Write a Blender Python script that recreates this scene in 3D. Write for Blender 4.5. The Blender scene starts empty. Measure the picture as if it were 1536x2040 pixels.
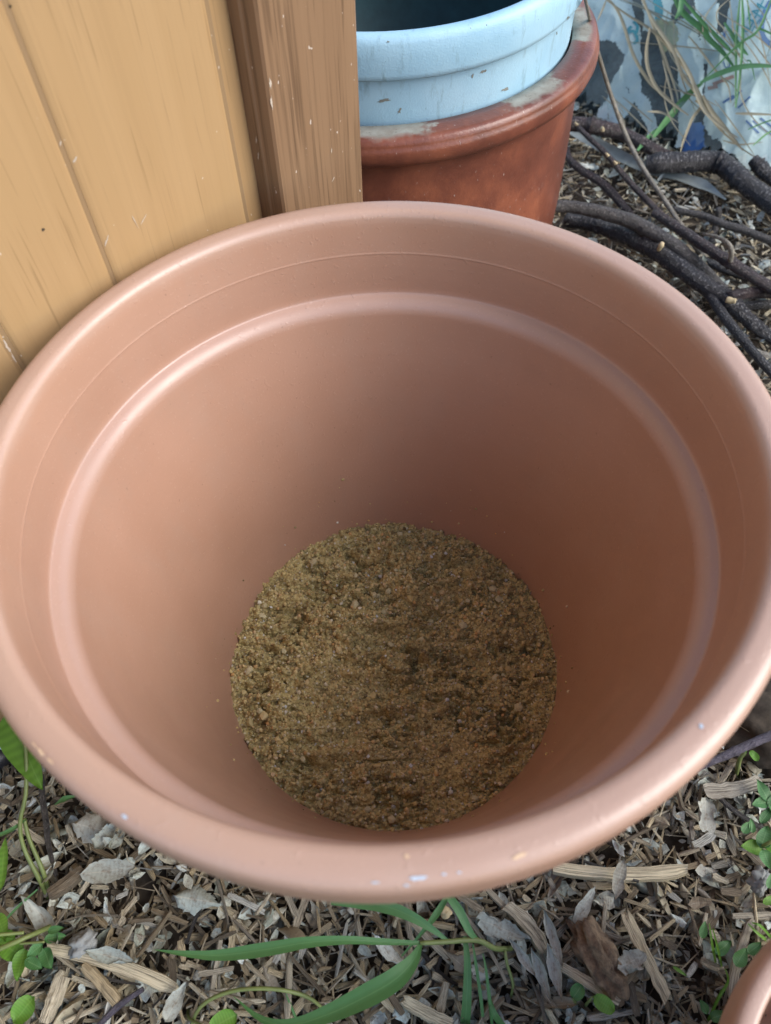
import bpy, bmesh, math, random
import numpy as np
from mathutils import Vector, Matrix
from mathutils.bvhtree import BVHTree

SC = bpy.context.scene
COL = SC.collection
random.seed(7)
RNG = np.random.default_rng(11)
R = math.radians

# ------------------------------------------------------------------ camera
FPX, PITCH, ROLL = 1489.54, .9682, -.0708          # focal length in pixels of the 1536 x 2040 photograph
CAM = np.array([0.003, -0.261, 0.668])
_fw = np.array([0, math.cos(PITCH), -math.sin(PITCH)])
_up = np.array([0, math.sin(PITCH), math.cos(PITCH)])
_rt = np.array([1., 0, 0])
RT = math.cos(ROLL) * _rt + math.sin(ROLL) * _up
UP = -math.sin(ROLL) * _rt + math.cos(ROLL) * _up
cd = bpy.data.cameras.new('camera')
cam = bpy.data.objects.new('camera', cd); COL.objects.link(cam)
M = Matrix(((RT[0], UP[0], -_fw[0], CAM[0]), (RT[1], UP[1], -_fw[1], CAM[1]), (RT[2], UP[2], -_fw[2], CAM[2]), (0, 0, 0, 1)))
cam.matrix_world = M
cd.sensor_fit = 'VERTICAL'; cd.sensor_height = 24.0; cd.sensor_width = 24.0
cd.lens = FPX / 2040 * 24.0
cd.clip_start = .01; cd.clip_end = 200
cd.dof.use_dof = True; cd.dof.focus_distance = .63; cd.dof.aperture_fstop = 5.0
SC.camera = cam

# ------------------------------------------------------------------ light
SUN_EL, SUN_AZ = R(38), R(-20)                      # azimuth measured from +x towards +y
w = bpy.data.worlds.new('World'); SC.world = w; w.use_nodes = True
nt = w.node_tree
sky = nt.nodes.new('ShaderNodeTexSky'); sky.sky_type = 'NISHITA'; sky.sun_disc = False
sky.sun_elevation = SUN_EL; sky.sun_rotation = math.pi / 2 - SUN_AZ
sky.dust_density = 1.6; sky.ozone_density = 1.0; sky.air_density = 1.0
bg = nt.nodes['Background']; bg.inputs['Strength'].default_value = .14
nt.links.new(sky.outputs[0], bg.inputs['Color'])
sd = bpy.data.lights.new('sun', 'SUN'); sd.energy = 1.45; sd.angle = R(42); sd.color = (1, .98, .96)
sun = bpy.data.objects.new('sun', sd); COL.objects.link(sun)
_d = Vector((math.cos(SUN_EL) * math.cos(SUN_AZ), math.cos(SUN_EL) * math.sin(SUN_AZ), math.sin(SUN_EL)))
sun.rotation_euler = _d.to_track_quat('Z', 'Y').to_euler()
sun.location = _d * 5
vs = SC.view_settings
vs.view_transform = 'Standard'; vs.look = 'None'; vs.gamma = 1; vs.use_curve_mapping = False
vs.exposure = .97
SC.render.engine = 'CYCLES'
SC.cycles.use_denoising = True
SC.cycles.max_bounces = 7; SC.cycles.transparent_max_bounces = 12
SC.cycles.caustics_reflective = False; SC.cycles.caustics_refractive = False

# ------------------------------------------------------------------ helpers
def ray(x, y):
    v = _fw * FPX + RT * (x - 768) + UP * (1020 - y)
    return v / np.linalg.norm(v)
def at(x, y, z=0.):
    v = ray(x, y); return Vector(CAM + v * ((z - CAM[2]) / v[2]))
def proj(p):
    q = np.asarray(p, float) - CAM; d = q @ _fw
    return 768 + FPX * (q @ RT) / d, 1020 - FPX * (q @ UP) / d, d
def pxm(p, n):                                      # n photo pixels at the depth of p, in metres
    return n * proj(p)[2] / FPX

def obj(name, me, mat=None, parent=None, smooth=True):
    o = bpy.data.objects.new(name, me); COL.objects.link(o)
    if mat and not me.materials: me.materials.append(mat)
    if smooth: me.polygons.foreach_set('use_smooth', [True] * len(me.polygons))
    if parent: o.parent = parent
    return o
def mesh(name, v, f, uv=None):
    me = bpy.data.meshes.new(name)
    me.from_pydata([tuple(p) for p in v], [], f)
    if uv is not None:
        l = me.uv_layers.new(name='UVMap')
        idx = np.empty(len(me.loops), np.int32); me.loops.foreach_get('vertex_index', idx)
        l.data.foreach_set('uv', np.asarray(uv, np.float32)[idx].ravel())
    me.update(); return me
def tag(o, label=None, cat=None, group=None, kind=None):
    if label: o['label'] = label
    if cat: o['category'] = cat
    if group: o['group'] = group
    if kind: o['kind'] = kind
    return o
def empty(name, loc=(0, 0, 0)):
    o = bpy.data.objects.new(name, None); COL.objects.link(o); o.location = loc; o.empty_display_size = .02
    return o
def dup(o, parent=None):
    c = o.copy(); COL.objects.link(c); c.parent = parent
    for ch in list(o.children):
        dup(ch, c)
    return c

def lathe(name, prof, segs=160, wob=0.):
    v, f, uv = [], [], []
    n = len(prof)
    for j in range(segs):
        a = 2 * math.pi * j / segs
        k = 1 + wob * (math.sin(2 * a + .6) + .5 * math.sin(3 * a + 2))
        for (r, z) in prof:
            v.append((r * k * math.cos(a), r * k * math.sin(a), z)); uv.append((j / segs, z))
    for j in range(segs):
        j2 = (j + 1) % segs
        for i in range(n - 1):
            f.append((j * n + i, j2 * n + i, j2 * n + i + 1, j * n + i + 1))
    return mesh(name, v, f, uv)

def catmull(P, n):
    P = [Vector(p) for p in P]
    if len(P) < 3: return [P[0].lerp(P[-1], i / n) for i in range(n + 1)]
    out = []
    Q = [P[0] * 2 - P[1]] + P + [P[-1] * 2 - P[-2]]
    m = len(P) - 1
    for i in range(n + 1):
        t = i / n * m; k = min(int(t), m - 1); t -= k
        a, b, c, d = Q[k:k + 4]
        out.append(.5 * (2 * b + (c - a) * t + (2 * a - 5 * b + 4 * c - d) * t * t + (3 * b - a - 3 * c + d) * t ** 3))
    return out

def tube(name, P, rad, n=24, seg=9, rough=.0, knots=(), cap=True):
    """tapered bent tube; rad is a list spread along the path, knots = [(t, size)]"""
    pts = catmull(P, n); v, f, uv = [], [], []
    rad = list(rad); L = 0
    t0 = (pts[1] - pts[0]).normalized()
    side = t0.cross(Vector((0, 0, 1)))
    if side.length < .01: side = t0.cross(Vector((1, 0, 0)))
    side.normalize()
    for i, p in enumerate(pts):
        t = (pts[min(i + 1, n)] - pts[max(i - 1, 0)]).normalized()
        side = (side - t * side.dot(t)).normalized(); b = t.cross(side)
        s = i / n; x = s * (len(rad) - 1); k = min(int(x), len(rad) - 2) if len(rad) > 1 else 0
        r = rad[k] + (rad[k + 1] - rad[k]) * (x - k) if len(rad) > 1 else rad[0]
        for (kt, ks) in knots: r *= 1 + ks * math.exp(-((s - kt) / (.6 / n)) ** 2)
        if i: L += (pts[i] - pts[i - 1]).length
        for j in range(seg):
            a = 2 * math.pi * j / seg
            rr = r * (1 + rough * (random.uniform(-.5, .5) + 5 * (float(vnoise(np.array(L * 70 + r * 9000), np.array(j * 1.3), 91)) - .5) * .55 + 2.2 * (float(vnoise(np.array(L * 28 + r * 5000), np.array(2.5), 93)) - .5)))
            v.append(p + side * (rr * math.cos(a)) + b * (rr * math.sin(a))); uv.append((L * 10, j / seg))
    for i in range(n):
        for j in range(seg):
            j2 = (j + 1) % seg
            f.append((i * seg + j, i * seg + j2, (i + 1) * seg + j2, (i + 1) * seg + j))
    if cap:
        f.append(tuple(range(seg - 1, -1, -1))); f.append(tuple(n * seg + j for j in range(seg)))
    return mesh(name, v, f, uv)

def blade(name, P, widths, n=22, fold=.25, nrm=(0, 0, 1), twist=0.):
    """long folded leaf blade along a path"""
    pts = catmull(P, n); v, f, uv = [], [], []
    for i, p in enumerate(pts):
        t = (pts[min(i + 1, n)] - pts[max(i - 1, 0)]).normalized()
        s = i / n; x = s * (len(widths) - 1); k = min(int(x), len(widths) - 2)
        wd = widths[k] + (widths[k + 1] - widths[k]) * (x - k)
        up = Vector(nrm); sd_ = t.cross(up)
        if sd_.length < .02: sd_ = t.cross(Vector((0, 1, 0)))
        sd_.normalize()
        if twist: sd_ = Matrix.Rotation(twist * s, 3, t) @ sd_
        u2 = sd_.cross(t)
        for q in (-1, -.5, 0, .5, 1):
            v.append(p + sd_ * (q * wd * .5) + u2 * (abs(q) * fold * wd * .5)); uv.append((s, q * .5 + .5))
    for i in range(n):
        for j in range(4):
            f.append((i * 5 + j, i * 5 + j + 1, (i + 1) * 5 + j + 1, (i + 1) * 5 + j))
    return mesh(name, v, f, uv)

def leafmesh(name, L, W, shape='ovate', curl=.2, cup=.2, ragged=0., cut=1., nl=9, nw=4, rnd=random):
    """a leaf lying in xy from the origin along +x"""
    v, f, uv = [], [], []
    ph = rnd.uniform(0, 6.3); bite = (-rnd.uniform(0, .75), -rnd.uniform(0, .4)); bpos = rnd.uniform(.2, .9)
    for i in range(nl + 1):
        s = i / nl * cut
        if shape == 'ovate': p = math.sin(math.pi * min(1, s ** .72)) ** .8
        elif shape == 'lance': p = math.sin(math.pi * s) ** .9
        elif shape == 'heart': p = (math.sin(math.pi * min(1, s ** .5)) ** .75) if s < .999 else 0
        else: p = math.sqrt(max(0, 1 - (2 * s - 1) ** 2))
        for j in range(nw + 1):
            q = j / nw * 2 - 1
            edge = abs(q) > .9 or i == nl or i == 0
            jx = rnd.uniform(-1, 1) * ragged * L * .035 if edge else 0
            jy = (bite[0 if q < 0 else 1] * math.exp(-((s - bpos) / .16) ** 2) + rnd.uniform(-.12, .08)) * ragged * W * .5 * p if abs(q) > .9 else 0
            y = q * (W * .5 * p + jy)
            z = cup * W * q * q * .5 + curl * L * (s - .45) ** 2 + .05 * W * math.sin(7 * s + ph + q * 2)
            v.append((s * L + jx, y, z)); uv.append((s, q * .5 + .5))
    m = nw + 1
    for i in range(nl):
        for j in range(nw):
            f.append((i * m + j, (i + 1) * m + j, (i + 1) * m + j + 1, i * m + j + 1))
    return mesh(name, v, f, uv)

def chipgeo(L, W, T, rnd, ns=4, fray=.5):
    """splintered wood chip along x, centred; returns verts, faces, uv"""
    v, f, uv = [], [], []
    k = 6
    bend = rnd.uniform(-.08, .08) * L; tw = rnd.uniform(-.4, .4)
    base = [(-.5, -.4), (0, -.55), (.5, -.35), (.5, .4), (.05, .5), (-.5, .45)]
    base = [(a + rnd.uniform(-.14, .14), b + rnd.uniform(-.14, .14)) for a, b in base]
    endj = [[rnd.uniform(-.22, .08) * fray * L * .5 for _ in range(k)] for _ in (0, 1)]
    for i in range(ns + 1):
        s = i / ns; x = (s - .5) * L
        sc = 1 if 0 < i < ns else rnd.uniform(.6, .95)
        wv = 1 + rnd.uniform(-.16, .16)
        for j, (a, b) in enumerate(base):
            xx = x - (endj[0][j] if i == 0 else 0) + (endj[1][j] if i == ns else 0)
            ca, sa = math.cos(tw * s), math.sin(tw * s)
            y, z = a * W * sc * wv, b * T * sc * (1 + rnd.uniform(-.15, .15))
            v.append((xx, y * ca - z * sa + bend * (1 - (2 * s - 1) ** 2), y * sa + z * ca)); uv.append((s, j / k))
    for i in range(ns):
        for j in range(k):
            j2 = (j + 1) % k
            f.append((i * k + j, i * k + j2, (i + 1) * k + j2, (i + 1) * k + j))
    f.append(tuple(range(k - 1, -1, -1))); f.append(tuple(ns * k + j for j in range(k)))
    return v, f, uv

_lat = {}
def vnoise(x, y, seed=0):
    if seed not in _lat: _lat[seed] = np.random.default_rng(seed + 100).random((256, 256))
    A = _lat[seed]
    xi = np.floor(x).astype(int); yi = np.floor(y).astype(int); fx = x - xi; fy = y - yi
    fx = fx * fx * (3 - 2 * fx); fy = fy * fy * (3 - 2 * fy)
    g = lambda i, j: A[(xi + i) % 256, (yi + j) % 256]
    return (g(0, 0) * (1 - fx) + g(1, 0) * fx) * (1 - fy) + (g(0, 1) * (1 - fx) + g(1, 1) * fx) * fy
def fbm(x, y, o=4, seed=0):
    s = 0; a = .5
    for i in range(o): s = s + a * vnoise(x * 2 ** i, y * 2 ** i, seed + i); a *= .5
    return s
def worley(x, y, seed=0, rounded=True):
    if ('w', seed) not in _lat: _lat[('w', seed)] = np.random.default_rng(seed + 500).random((256, 256, 3))
    A = _lat[('w', seed)]
    xi = np.floor(x).astype(int); yi = np.floor(y).astype(int)
    best = np.full(np.shape(x), 9.); hv = np.zeros(np.shape(x))
    for i in (-1, 0, 1):
        for j in (-1, 0, 1):
            c = A[(xi + i) % 256, (yi + j) % 256]
            d = np.hypot(xi + i + c[..., 0] - x, yi + j + c[..., 1] - y)
            m = d < best; best = np.where(m, d, best); hv = np.where(m, c[..., 2], hv)
    return best, hv

# ------------------------------------------------------------------ materials
class NT:
    def __init__(s, name):
        s.m = bpy.data.materials.new(name); s.m.use_nodes = True; s.t = s.m.node_tree
        s.p = s.t.nodes['Principled BSDF']; s.out = s.t.nodes['Material Output']
    def n(s, typ, **k):
        nd = s.t.nodes.new('ShaderNode' + typ)
        for a, b in k.items(): setattr(nd, a, b)
        return nd
    def l(s, a, b): s.t.links.new(a, b)
    def set(s, nd, **k):
        for a, b in k.items():
            i = nd.inputs[a.replace('_', ' ')]
            if hasattr(b, 'is_output') or isinstance(b, bpy.types.NodeSocket): s.l(b, i)
            else: i.default_value = b
        return nd
    def coord(s, which='Object'): return s.n('TexCoord').outputs[which]
    def mapping(s, vec, scale=(1, 1, 1), loc=(0, 0, 0)):
        mp = s.n('Mapping'); s.l(vec, mp.inputs['Vector']); mp.inputs['Scale'].default_value = scale; mp.inputs['Location'].default_value = loc
        return mp.outputs[0]
    def noise(s, vec, scale, detail=4, rough=.55, dist=0.):
        x = s.n('TexNoise'); s.l(vec, x.inputs['Vector'])
        x.inputs['Scale'].default_value = scale; x.inputs['Detail'].default_value = detail
        x.inputs['Roughness'].default_value = rough; x.inputs['Distortion'].default_value = dist
        return x.outputs['Fac']
    def ramp(s, fac, stops, interp='LINEAR'):
        r = s.n('ValToRGB'); s.l(fac, r.inputs[0]); e = r.color_ramp.elements; r.color_ramp.interpolation = interp
        while len(e) < len(stops): e.new(.5)
        for i, (p, c) in enumerate(stops):
            e[i].position = p; e[i].color = (*c, 1) if len(c) == 3 else c
        return r.outputs[0]
    def mix(s, fac, a, b, mode='MIX'):
        x = s.n('Mix', data_type='RGBA', blend_type=mode)
        for i, q in ((0, fac), (6, a), (7, b)):
            if isinstance(q, bpy.types.NodeSocket): s.l(q, x.inputs[i])
            else: x.inputs[i].default_value = q if i == 0 else ((*q, 1) if len(q) == 3 else q)
        return x.outputs[2]
    def math(s, op, a, b=0., c=None):
        x = s.n('Math', operation=op)
        for i, q in enumerate((a, b) + ((c,) if c is not None else ())):
            if isinstance(q, bpy.types.NodeSocket): s.l(q, x.inputs[i])
            else: x.inputs[i].default_value = q
        return x.outputs[0]
    def bump(s, h, strength=.3, dist=.002):
        b = s.n('Bump'); s.l(h, b.inputs['Height']); b.inputs['Strength'].default_value = strength; b.inputs['Distance'].default_value = dist
        s.l(b.outputs[0], s.p.inputs['Normal']); return b
    def col(s, c):
        i = s.p.inputs['Base Color']
        if isinstance(c, bpy.types.NodeSocket): s.l(c, i)
        else: i.default_value = (*c, 1)
    def rough(s, r):
        i = s.p.inputs['Roughness']
        if isinstance(r, bpy.types.NodeSocket): s.l(r, i)
        else: i.default_value = r
    def rnd(s):                                     # 0..1, one value for each object and each loose piece
        a = s.n('ObjectInfo').outputs['Random']; b = s.n('NewGeometry').outputs['Random Per Island']
        return s.math('FRACT', s.math('ADD', a, b))

H0 = .36
def m_terracotta():
    t = NT('terracotta_plastic'); c = t.coord()
    big = t.noise(c, 7, 3); fine = t.noise(c, 520, 3)
    sp = t.ramp(t.noise(c, 700, 0), [(.74, (0, 0, 0)), (.79, (1, 1, 1))])
    base = t.ramp(big, [(.25, (.385, .220, .146)), (.5, (.425, .248, .168)), (.75, (.46, .273, .188))])
    ring = t.noise(t.mapping(c, (1, 1, 40)), 6, 3)
    base = t.mix(t.math('MULTIPLY', ring, .18), base, (.53, .31, .21))
    base = t.mix(t.math('MULTIPLY', sp, .10), base, (.78, .60, .46))
    dk = t.ramp(t.noise(t.mapping(c, (1, 1, 1), (3, 3, 3)), 330, 1), [(.75, (0, 0, 0)), (.80, (.5,) * 3)])
    base = t.mix(dk, base, (.22, .12, .08))
    spl = t.math('MULTIPLY', t.ramp(t.noise(t.mapping(c, (1, 1, .5)), 26, 6, .7), [(.50, (0, 0, 0)), (.72, (1, 1, 1))]), .30)
    base = t.mix(spl, base, (.40, .27, .20))
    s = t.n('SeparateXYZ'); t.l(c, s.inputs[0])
    lip_sheen = t.ramp(t.math('ADD', s.outputs[2], t.math('MULTIPLY', t.math('SUBTRACT', t.noise(c, 22, 4), .5), .010)), [(H0 - .010, (0, 0, 0)), (H0 - .003, (.22,) * 3)])
    ledge_sheen = t.ramp(s.outputs[2], [(H0 - .0785, (0, 0, 0)), (H0 - .0745, (.10,) * 3), (H0 - .0672, (.22,) * 3), (H0 - .0664, (0, 0, 0))])
    base = t.mix(ledge_sheen, base, (.56, .49, .48))                   # sky highlight along the inner ledge, painted into the colour
    t.col(t.mix(lip_sheen, base, (.58, .49, .44)))                 # lip paled in the colour to carry its sky sheen
    t.rough(t.ramp(t.noise(c, 30, 4), [(.3, (.31,) * 3), (.7, (.44,) * 3)]))
    t.p.inputs['Specular IOR Level'].default_value = .75
    pim = t.ramp(t.noise(c, 260, 1), [(.66, (0, 0, 0)), (.72, (1, 1, 1))])
    t.bump(t.math('ADD', t.math('MULTIPLY', fine, .45), t.math('MULTIPLY', pim, .5)), .32, .0006)
    return t.m
def m_sand(name, light=1.):
    t = NT(name); c = t.coord()
    n1 = t.noise(c, 40, 5); n2 = t.noise(c, 900, 3, .7)
    v = t.n('TexVoronoi'); t.l(c, v.inputs['Vector']); v.inputs['Scale'].default_value = 620
    k = t.n('SeparateColor'); t.l(v.outputs['Color'], k.inputs[0])
    g = t.ramp(k.outputs[0], [(0, (.20, .155, .058)), (.35, (.45, .365, .14)), (.7, (.60, .495, .205)), (.93, (.70, .60, .30)), (1, (.78, .74, .60))])
    g = t.mix(t.math('MULTIPLY', n1, .6), g, (.34, .25, .105))
    g = t.mix(t.ramp(t.noise(c, 130, 4, .7), [(.50, (0, 0, 0)), (.64, (.6,) * 3)]), g, (.085, .066, .033))
    t.col(g); t.rough(.72); t.bump(n2, .8, .0012)
    return t.m
def m_grain():
    t = NT('sand_grain'); r = t.rnd()
    t.col(t.ramp(r, [(0, (.16, .12, .055)), (.3, (.42, .335, .14)), (.6, (.57, .46, .205)), (.82, (.56, .44, .22)), (.90, (.52, .30, .11)), (.95, (.64, .58, .40)), (1, (.58, .62, .64))]))
    t.rough(.6); return t.m
def m_chip():
    t = NT('weathered_wood'); r = t.rnd(); uv = t.coord('UV')
    base = t.ramp(r, [(0, (.10, .082, .058)), (.14, (.22, .175, .115)), (.30, (.48, .385, .23)), (.46, (.68, .595, .40)), (.58, (.36, .32, .245)), (.70, (.76, .69, .51)), (.82, (.30, .235, .145)), (.92, (.58, .59, .53)), (1, (.20, .165, .12))])
    off = t.n('CombineXYZ'); t.l(t.math('MULTIPLY', r, 37.), off.inputs[0]); t.l(t.math('MULTIPLY', r, 91.), off.inputs[1])
    va = t.n('VectorMath', operation='ADD'); t.l(t.mapping(uv, (1.6, 22, 1)), va.inputs[0]); t.l(off.outputs[0], va.inputs[1])
    fib = t.noise(va.outputs[0], 1.3, 4, .7)
    c = t.mix(t.ramp(fib, [(.36, (1, 1, 1)), (.56, (0, 0, 0))]), base, t.mix(.8, base, (.05, .036, .022)))
    c = t.mix(t.ramp(fib, [(.56, (0, 0, 0)), (.72, (.7,) * 3)]), c, t.mix(.5, base, (.74, .66, .50)))
    d = t.noise(t.coord('Generated'), 9, 3); t.col(c)
    t.rough(.8); t.bump(fib, .9, .0015); return t.m
def m_deadleaf(name='dead_leaf', mids=None):
    t = NT(name); r = t.rnd(); uv = t.coord('UV')
    base = t.ramp(r, [(0, (.24, .275, .225)), (.16, (.40, .44, .37)), (.34, (.56, .60, .53)), (.5, (.36, .33, .23)), (.62, (.20, .155, .10)), (.76, (.44, .51, .47)), (.9, (.60, .64, .59)), (1, (.16, .12, .08))])
    if mids: base = t.ramp(r, mids)
    s = t.n('SeparateXYZ'); t.l(uv, s.inputs[0])
    v = t.math('ABSOLUTE', t.math('SUBTRACT', s.outputs[1], .5))
    vein = t.ramp(v, [(0, (1, 1, 1)), (.035, (0, 0, 0))])
    side = t.n('TexWave', wave_type='BANDS'); t.l(t.mapping(uv, (1, .55, 1)), side.inputs['Vector']); side.inputs['Scale'].default_value = 4; side.inputs['Distortion'].default_value = 1.5
    bl = t.noise(t.mapping(uv, (1, .6, 1)), 5, 6, .75)
    c = t.mix(t.math('MULTIPLY', vein, .45), base, (.58, .54, .44))
    c = t.mix(t.ramp(bl, [(.47, (0, 0, 0)), (.66, (.8,) * 3)]), c, (.16, .12, .08))
    t.col(c); t.rough(.72); t.bump(t.math('ADD', bl, t.math('MULTIPLY', side.outputs['Fac'], .3)), .35, .001)
    return t.m
def m_green(name, stops, rough=.45, trans=.25, mid=(.35, .5, .2), sidev=0.):
    t = NT(name); uv = t.coord('UV'); r = t.rnd()
    base = t.ramp(r, stops)
    s = t.n('SeparateXYZ'); t.l(uv, s.inputs[0])
    v = t.math('ABSOLUTE', t.math('SUBTRACT', s.outputs[1], .5))
    vein = t.ramp(v, [(0, (1, 1, 1)), (.05, (0, 0, 0))])
    st = t.noise(t.mapping(uv, (1.5, 40, 1)), 2, 3)
    bl = t.noise(t.coord(), 70, 4)
    wv = t.n('TexWave', wave_type='BANDS'); t.l(t.mapping(uv, (1, .5, 1)), wv.inputs['Vector']); wv.inputs['Scale'].default_value = 3.2; wv.inputs['Distortion'].default_value = 2.5; wv.inputs['Detail'].default_value = 3
    c = t.mix(t.math('MULTIPLY', st, .45), base, t.mix(.6, base, mid))
    c = t.mix(t.math('MULTIPLY', wv.outputs['Fac'], sidev), c, t.mix(.5, base, (.03, .08, .02)))
    c = t.mix(t.math('MULTIPLY', vein, .55), c, mid)
    c = t.mix(t.math('MULTIPLY', bl, .5), c, t.mix(.5, base, (.02, .05, .01)))
    t.col(c); t.rough(rough); t.bump(st, .3, .0008)
    tr = t.n('BsdfTranslucent'); t.l(c, tr.inputs['Color'])
    mx = t.n('MixShader'); mx.inputs[0].default_value = trans
    t.l(t.p.outputs[0], mx.inputs[1]); t.l(tr.outputs[0], mx.inputs[2]); t.l(mx.outputs[0], t.out.inputs['Surface'])
    return t.m
def m_bark(name, dark, mid, spot, rough=.5, sp=.62):
    t = NT(name); c = t.coord(); uv = t.coord('UV')
    n = t.noise(c, 130, 6, .7); r = t.rnd()
    base = t.mix(t.ramp(n, [(.38, (0, 0, 0)), (.66, (1, 1, 1))]), dark, mid)
    len_ = t.noise(t.mapping(uv, (7, 3, 1)), 5, 3, .6)
    base = t.mix(t.ramp(len_, [(sp - .03, (0, 0, 0)), (sp + .04, (.9,) * 3)]), base, spot)
    t.col(base); t.rough(t.ramp(n, [(.3, (rough * .75,) * 3), (.7, (min(1, rough * 1.3),) * 3)]))
    t.p.inputs['Specular IOR Level'].default_value = .75
    t.bump(t.math('ADD', t.noise(c, 380, 5, .75), t.math('MULTIPLY', len_, 1.2)), 1., .0035)
    return t.m
def m_plain(name, c, rough=.5, var=.15, scale=40, bump=.2, spec=.5):
    t = NT(name); k = t.coord(); n = t.noise(k, scale, 5)
    t.col(t.ramp(n, [(.25, tuple(x * (1 - var) for x in c)), (.75, tuple(min(1, x * (1 + var)) for x in c))]))
    t.rough(rough); t.p.inputs['Specular IOR Level'].default_value = spec
    t.bump(t.noise(k, scale * 8, 3), bump, .0008); return t.m

MT = {}
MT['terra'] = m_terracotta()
MT['sand'] = m_sand('damp_sand')
MT['grain'] = m_grain()
MT['chip'] = m_chip()
MT['dleaf'] = m_deadleaf()
MT['hleaf'] = m_deadleaf('grey_dead_leaf', [(0, (.30, .35, .32)), (.4, (.37, .39, .34)), (.7, (.33, .31, .24)), (1, (.42, .45, .41))])
MT['grass'] = m_green('grass_green', [(0, (.075, .21, .06)), (.5, (.10, .26, .085)), (1, (.12, .29, .12))], .4, .2, (.2, .42, .16))
MT['bright'] = m_green('bright_leaf', [(0, (.13, .32, .03)), (1, (.20, .42, .05))], .45, .3, (.3, .5, .12), .5)
MT['weed'] = m_green('weed_leaf', [(0, (.05, .17, .045)), (1, (.10, .28, .08))], .5, .2, (.24, .42, .18), .5)
MT['straw'] = m_green('dry_straw', [(0, (.34, .28, .17)), (1, (.46, .40, .27))], .65, .2, (.5, .45, .33))
MT['dark'] = m_bark('dark_bark', (.006, .005, .007), (.026, .021, .023), (.24, .23, .22), .36, .585)
MT['red'] = m_bark('red_brown_bark', (.014, .006, .007), (.052, .023, .022), (.28, .24, .21), .38, .60)
MT['grey'] = m_bark('grey_bark', (.022, .018, .016), (.10, .088, .078), (.22, .20, .18), .5, .6)
MT['pale'] = m_bark('pale_stalk', (.24, .20, .14), (.48, .44, .36), (.14, .11, .08), .6, .66)
MT['purple'] = m_bark('purple_bark', (.06, .05, .075), (.15, .13, .17), (.22, .20, .22), .5, .64)
MT['cut'] = m_plain('cut_wood', (.55, .44, .25), .75, .3, 200)
MT['soil'] = m_plain('dark_soil', (.062, .050, .037), .95, .5, 130, 1., .2)
MT['stem'] = m_plain('green_stem', (.16, .20, .06), .5, .2, 60)
MT['black'] = m_plain('black_plastic', (.015, .015, .018), .4, .2, 30)
MT['mark'] = m_plain('pale_blue_paint', (.48, .57, .66), .5, .08, 200)
MT['scuff'] = m_plain('tan_scuff', (.66, .47, .30), .7, .15, 200)

def m_glaze():
    t = NT('brown_glaze'); c = t.coord()
    s = t.n('SeparateXYZ'); t.l(c, s.inputs[0])
    n = t.noise(c, 12, 6, .65); n2 = t.noise(c, 60, 4)
    base = t.ramp(n, [(.3, (.10, .034, .022)), (.5, (.17, .056, .034)), (.72, (.30, .10, .052))])
    sp = t.ramp(t.noise(t.mapping(c, (1, 1, .35)), 420, 2), [(.70, (0, 0, 0)), (.76, (.8,) * 3)])
    base = t.mix(sp, base, (.42, .34, .30))
    # pale bloom on the flat of the flange, in patches with ragged brown edges
    ang = t.math('ARCTAN2', s.outputs[1], s.outputs[0])
    pn = t.math('ADD', t.math('MULTIPLY', t.math('SINE', t.math('ADD', t.math('MULTIPLY', ang, 8.5), PATCH_PHASE)), .5), t.math('MULTIPLY', t.math('SUBTRACT', n, .5), 1.1))
    pn = t.math('ADD', pn, t.math('MULTIPLY', t.math('SUBTRACT', n2, .5), 1.1))
    rad = t.math('SQRT', t.math('ADD', t.math('POWER', s.outputs[0], 2), t.math('POWER', s.outputs[1], 2)))
    inn = t.ramp(t.math('ADD', rad, t.math('MULTIPLY', t.math('SUBTRACT', n2, .5), .022)), [(.2205, (1, 1, 1)), (.2245, (0, 0, 0))])
    top = t.math('GREATER_THAN', s.outputs[2], .2975)
    msk = t.math('MULTIPLY', t.math('MULTIPLY', t.ramp(pn, [(-.08, (0, 0, 0)), (.04, (.35,) * 3), (.16, (1, 1, 1))]), inn), top)
    spk = t.ramp(t.noise(c, 330, 2), [(.64, (0, 0, 0)), (.70, (1, 1, 1))])
    bloom = t.mix(t.math('MULTIPLY', spk, .6), t.ramp(n2, [(.3, (.22, .19, .15)), (.7, (.34, .34, .29))]), (.10, .08, .06))
    t.col(t.mix(msk, base, bloom))
    t.rough(t.mix(msk, (.3,) * 3, (.85,) * 3))
    t.bump(t.math('ADD', n2, t.noise(c, 300, 3)), .25, .0012); return t.m
PATCH_PHASE = 15.2
MT['glaze'] = m_glaze()
def m_blue():
    t = NT('pale_blue_paint_coat'); c = t.coord()
    n = t.noise(c, 14, 5); st = t.noise(t.mapping(c, (1, 1, .25)), 120, 4, .7)
    base = t.ramp(n, [(.3, (.31, .52, .65)), (.7, (.41, .62, .73))])
    base = t.mix(t.ramp(st, [(.56, (0, 0, 0)), (.74, (.7,) * 3)]), base, (.22, .34, .38))
    dk = t.ramp(t.noise(c, 420, 2), [(.76, (0, 0, 0)), (.79, (1, 1, 1))])
    t.col(t.mix(dk, base, (.06, .07, .06))); t.rough(.5)
    t.bump(t.math('ADD', st, t.noise(c, 600, 2)), .3, .0008); return t.m
MT['blue'] = m_blue()
MT['tealdark'] = m_plain('dark_teal_inside', (.02, .06, .065), .55, .4, 30)
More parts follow.
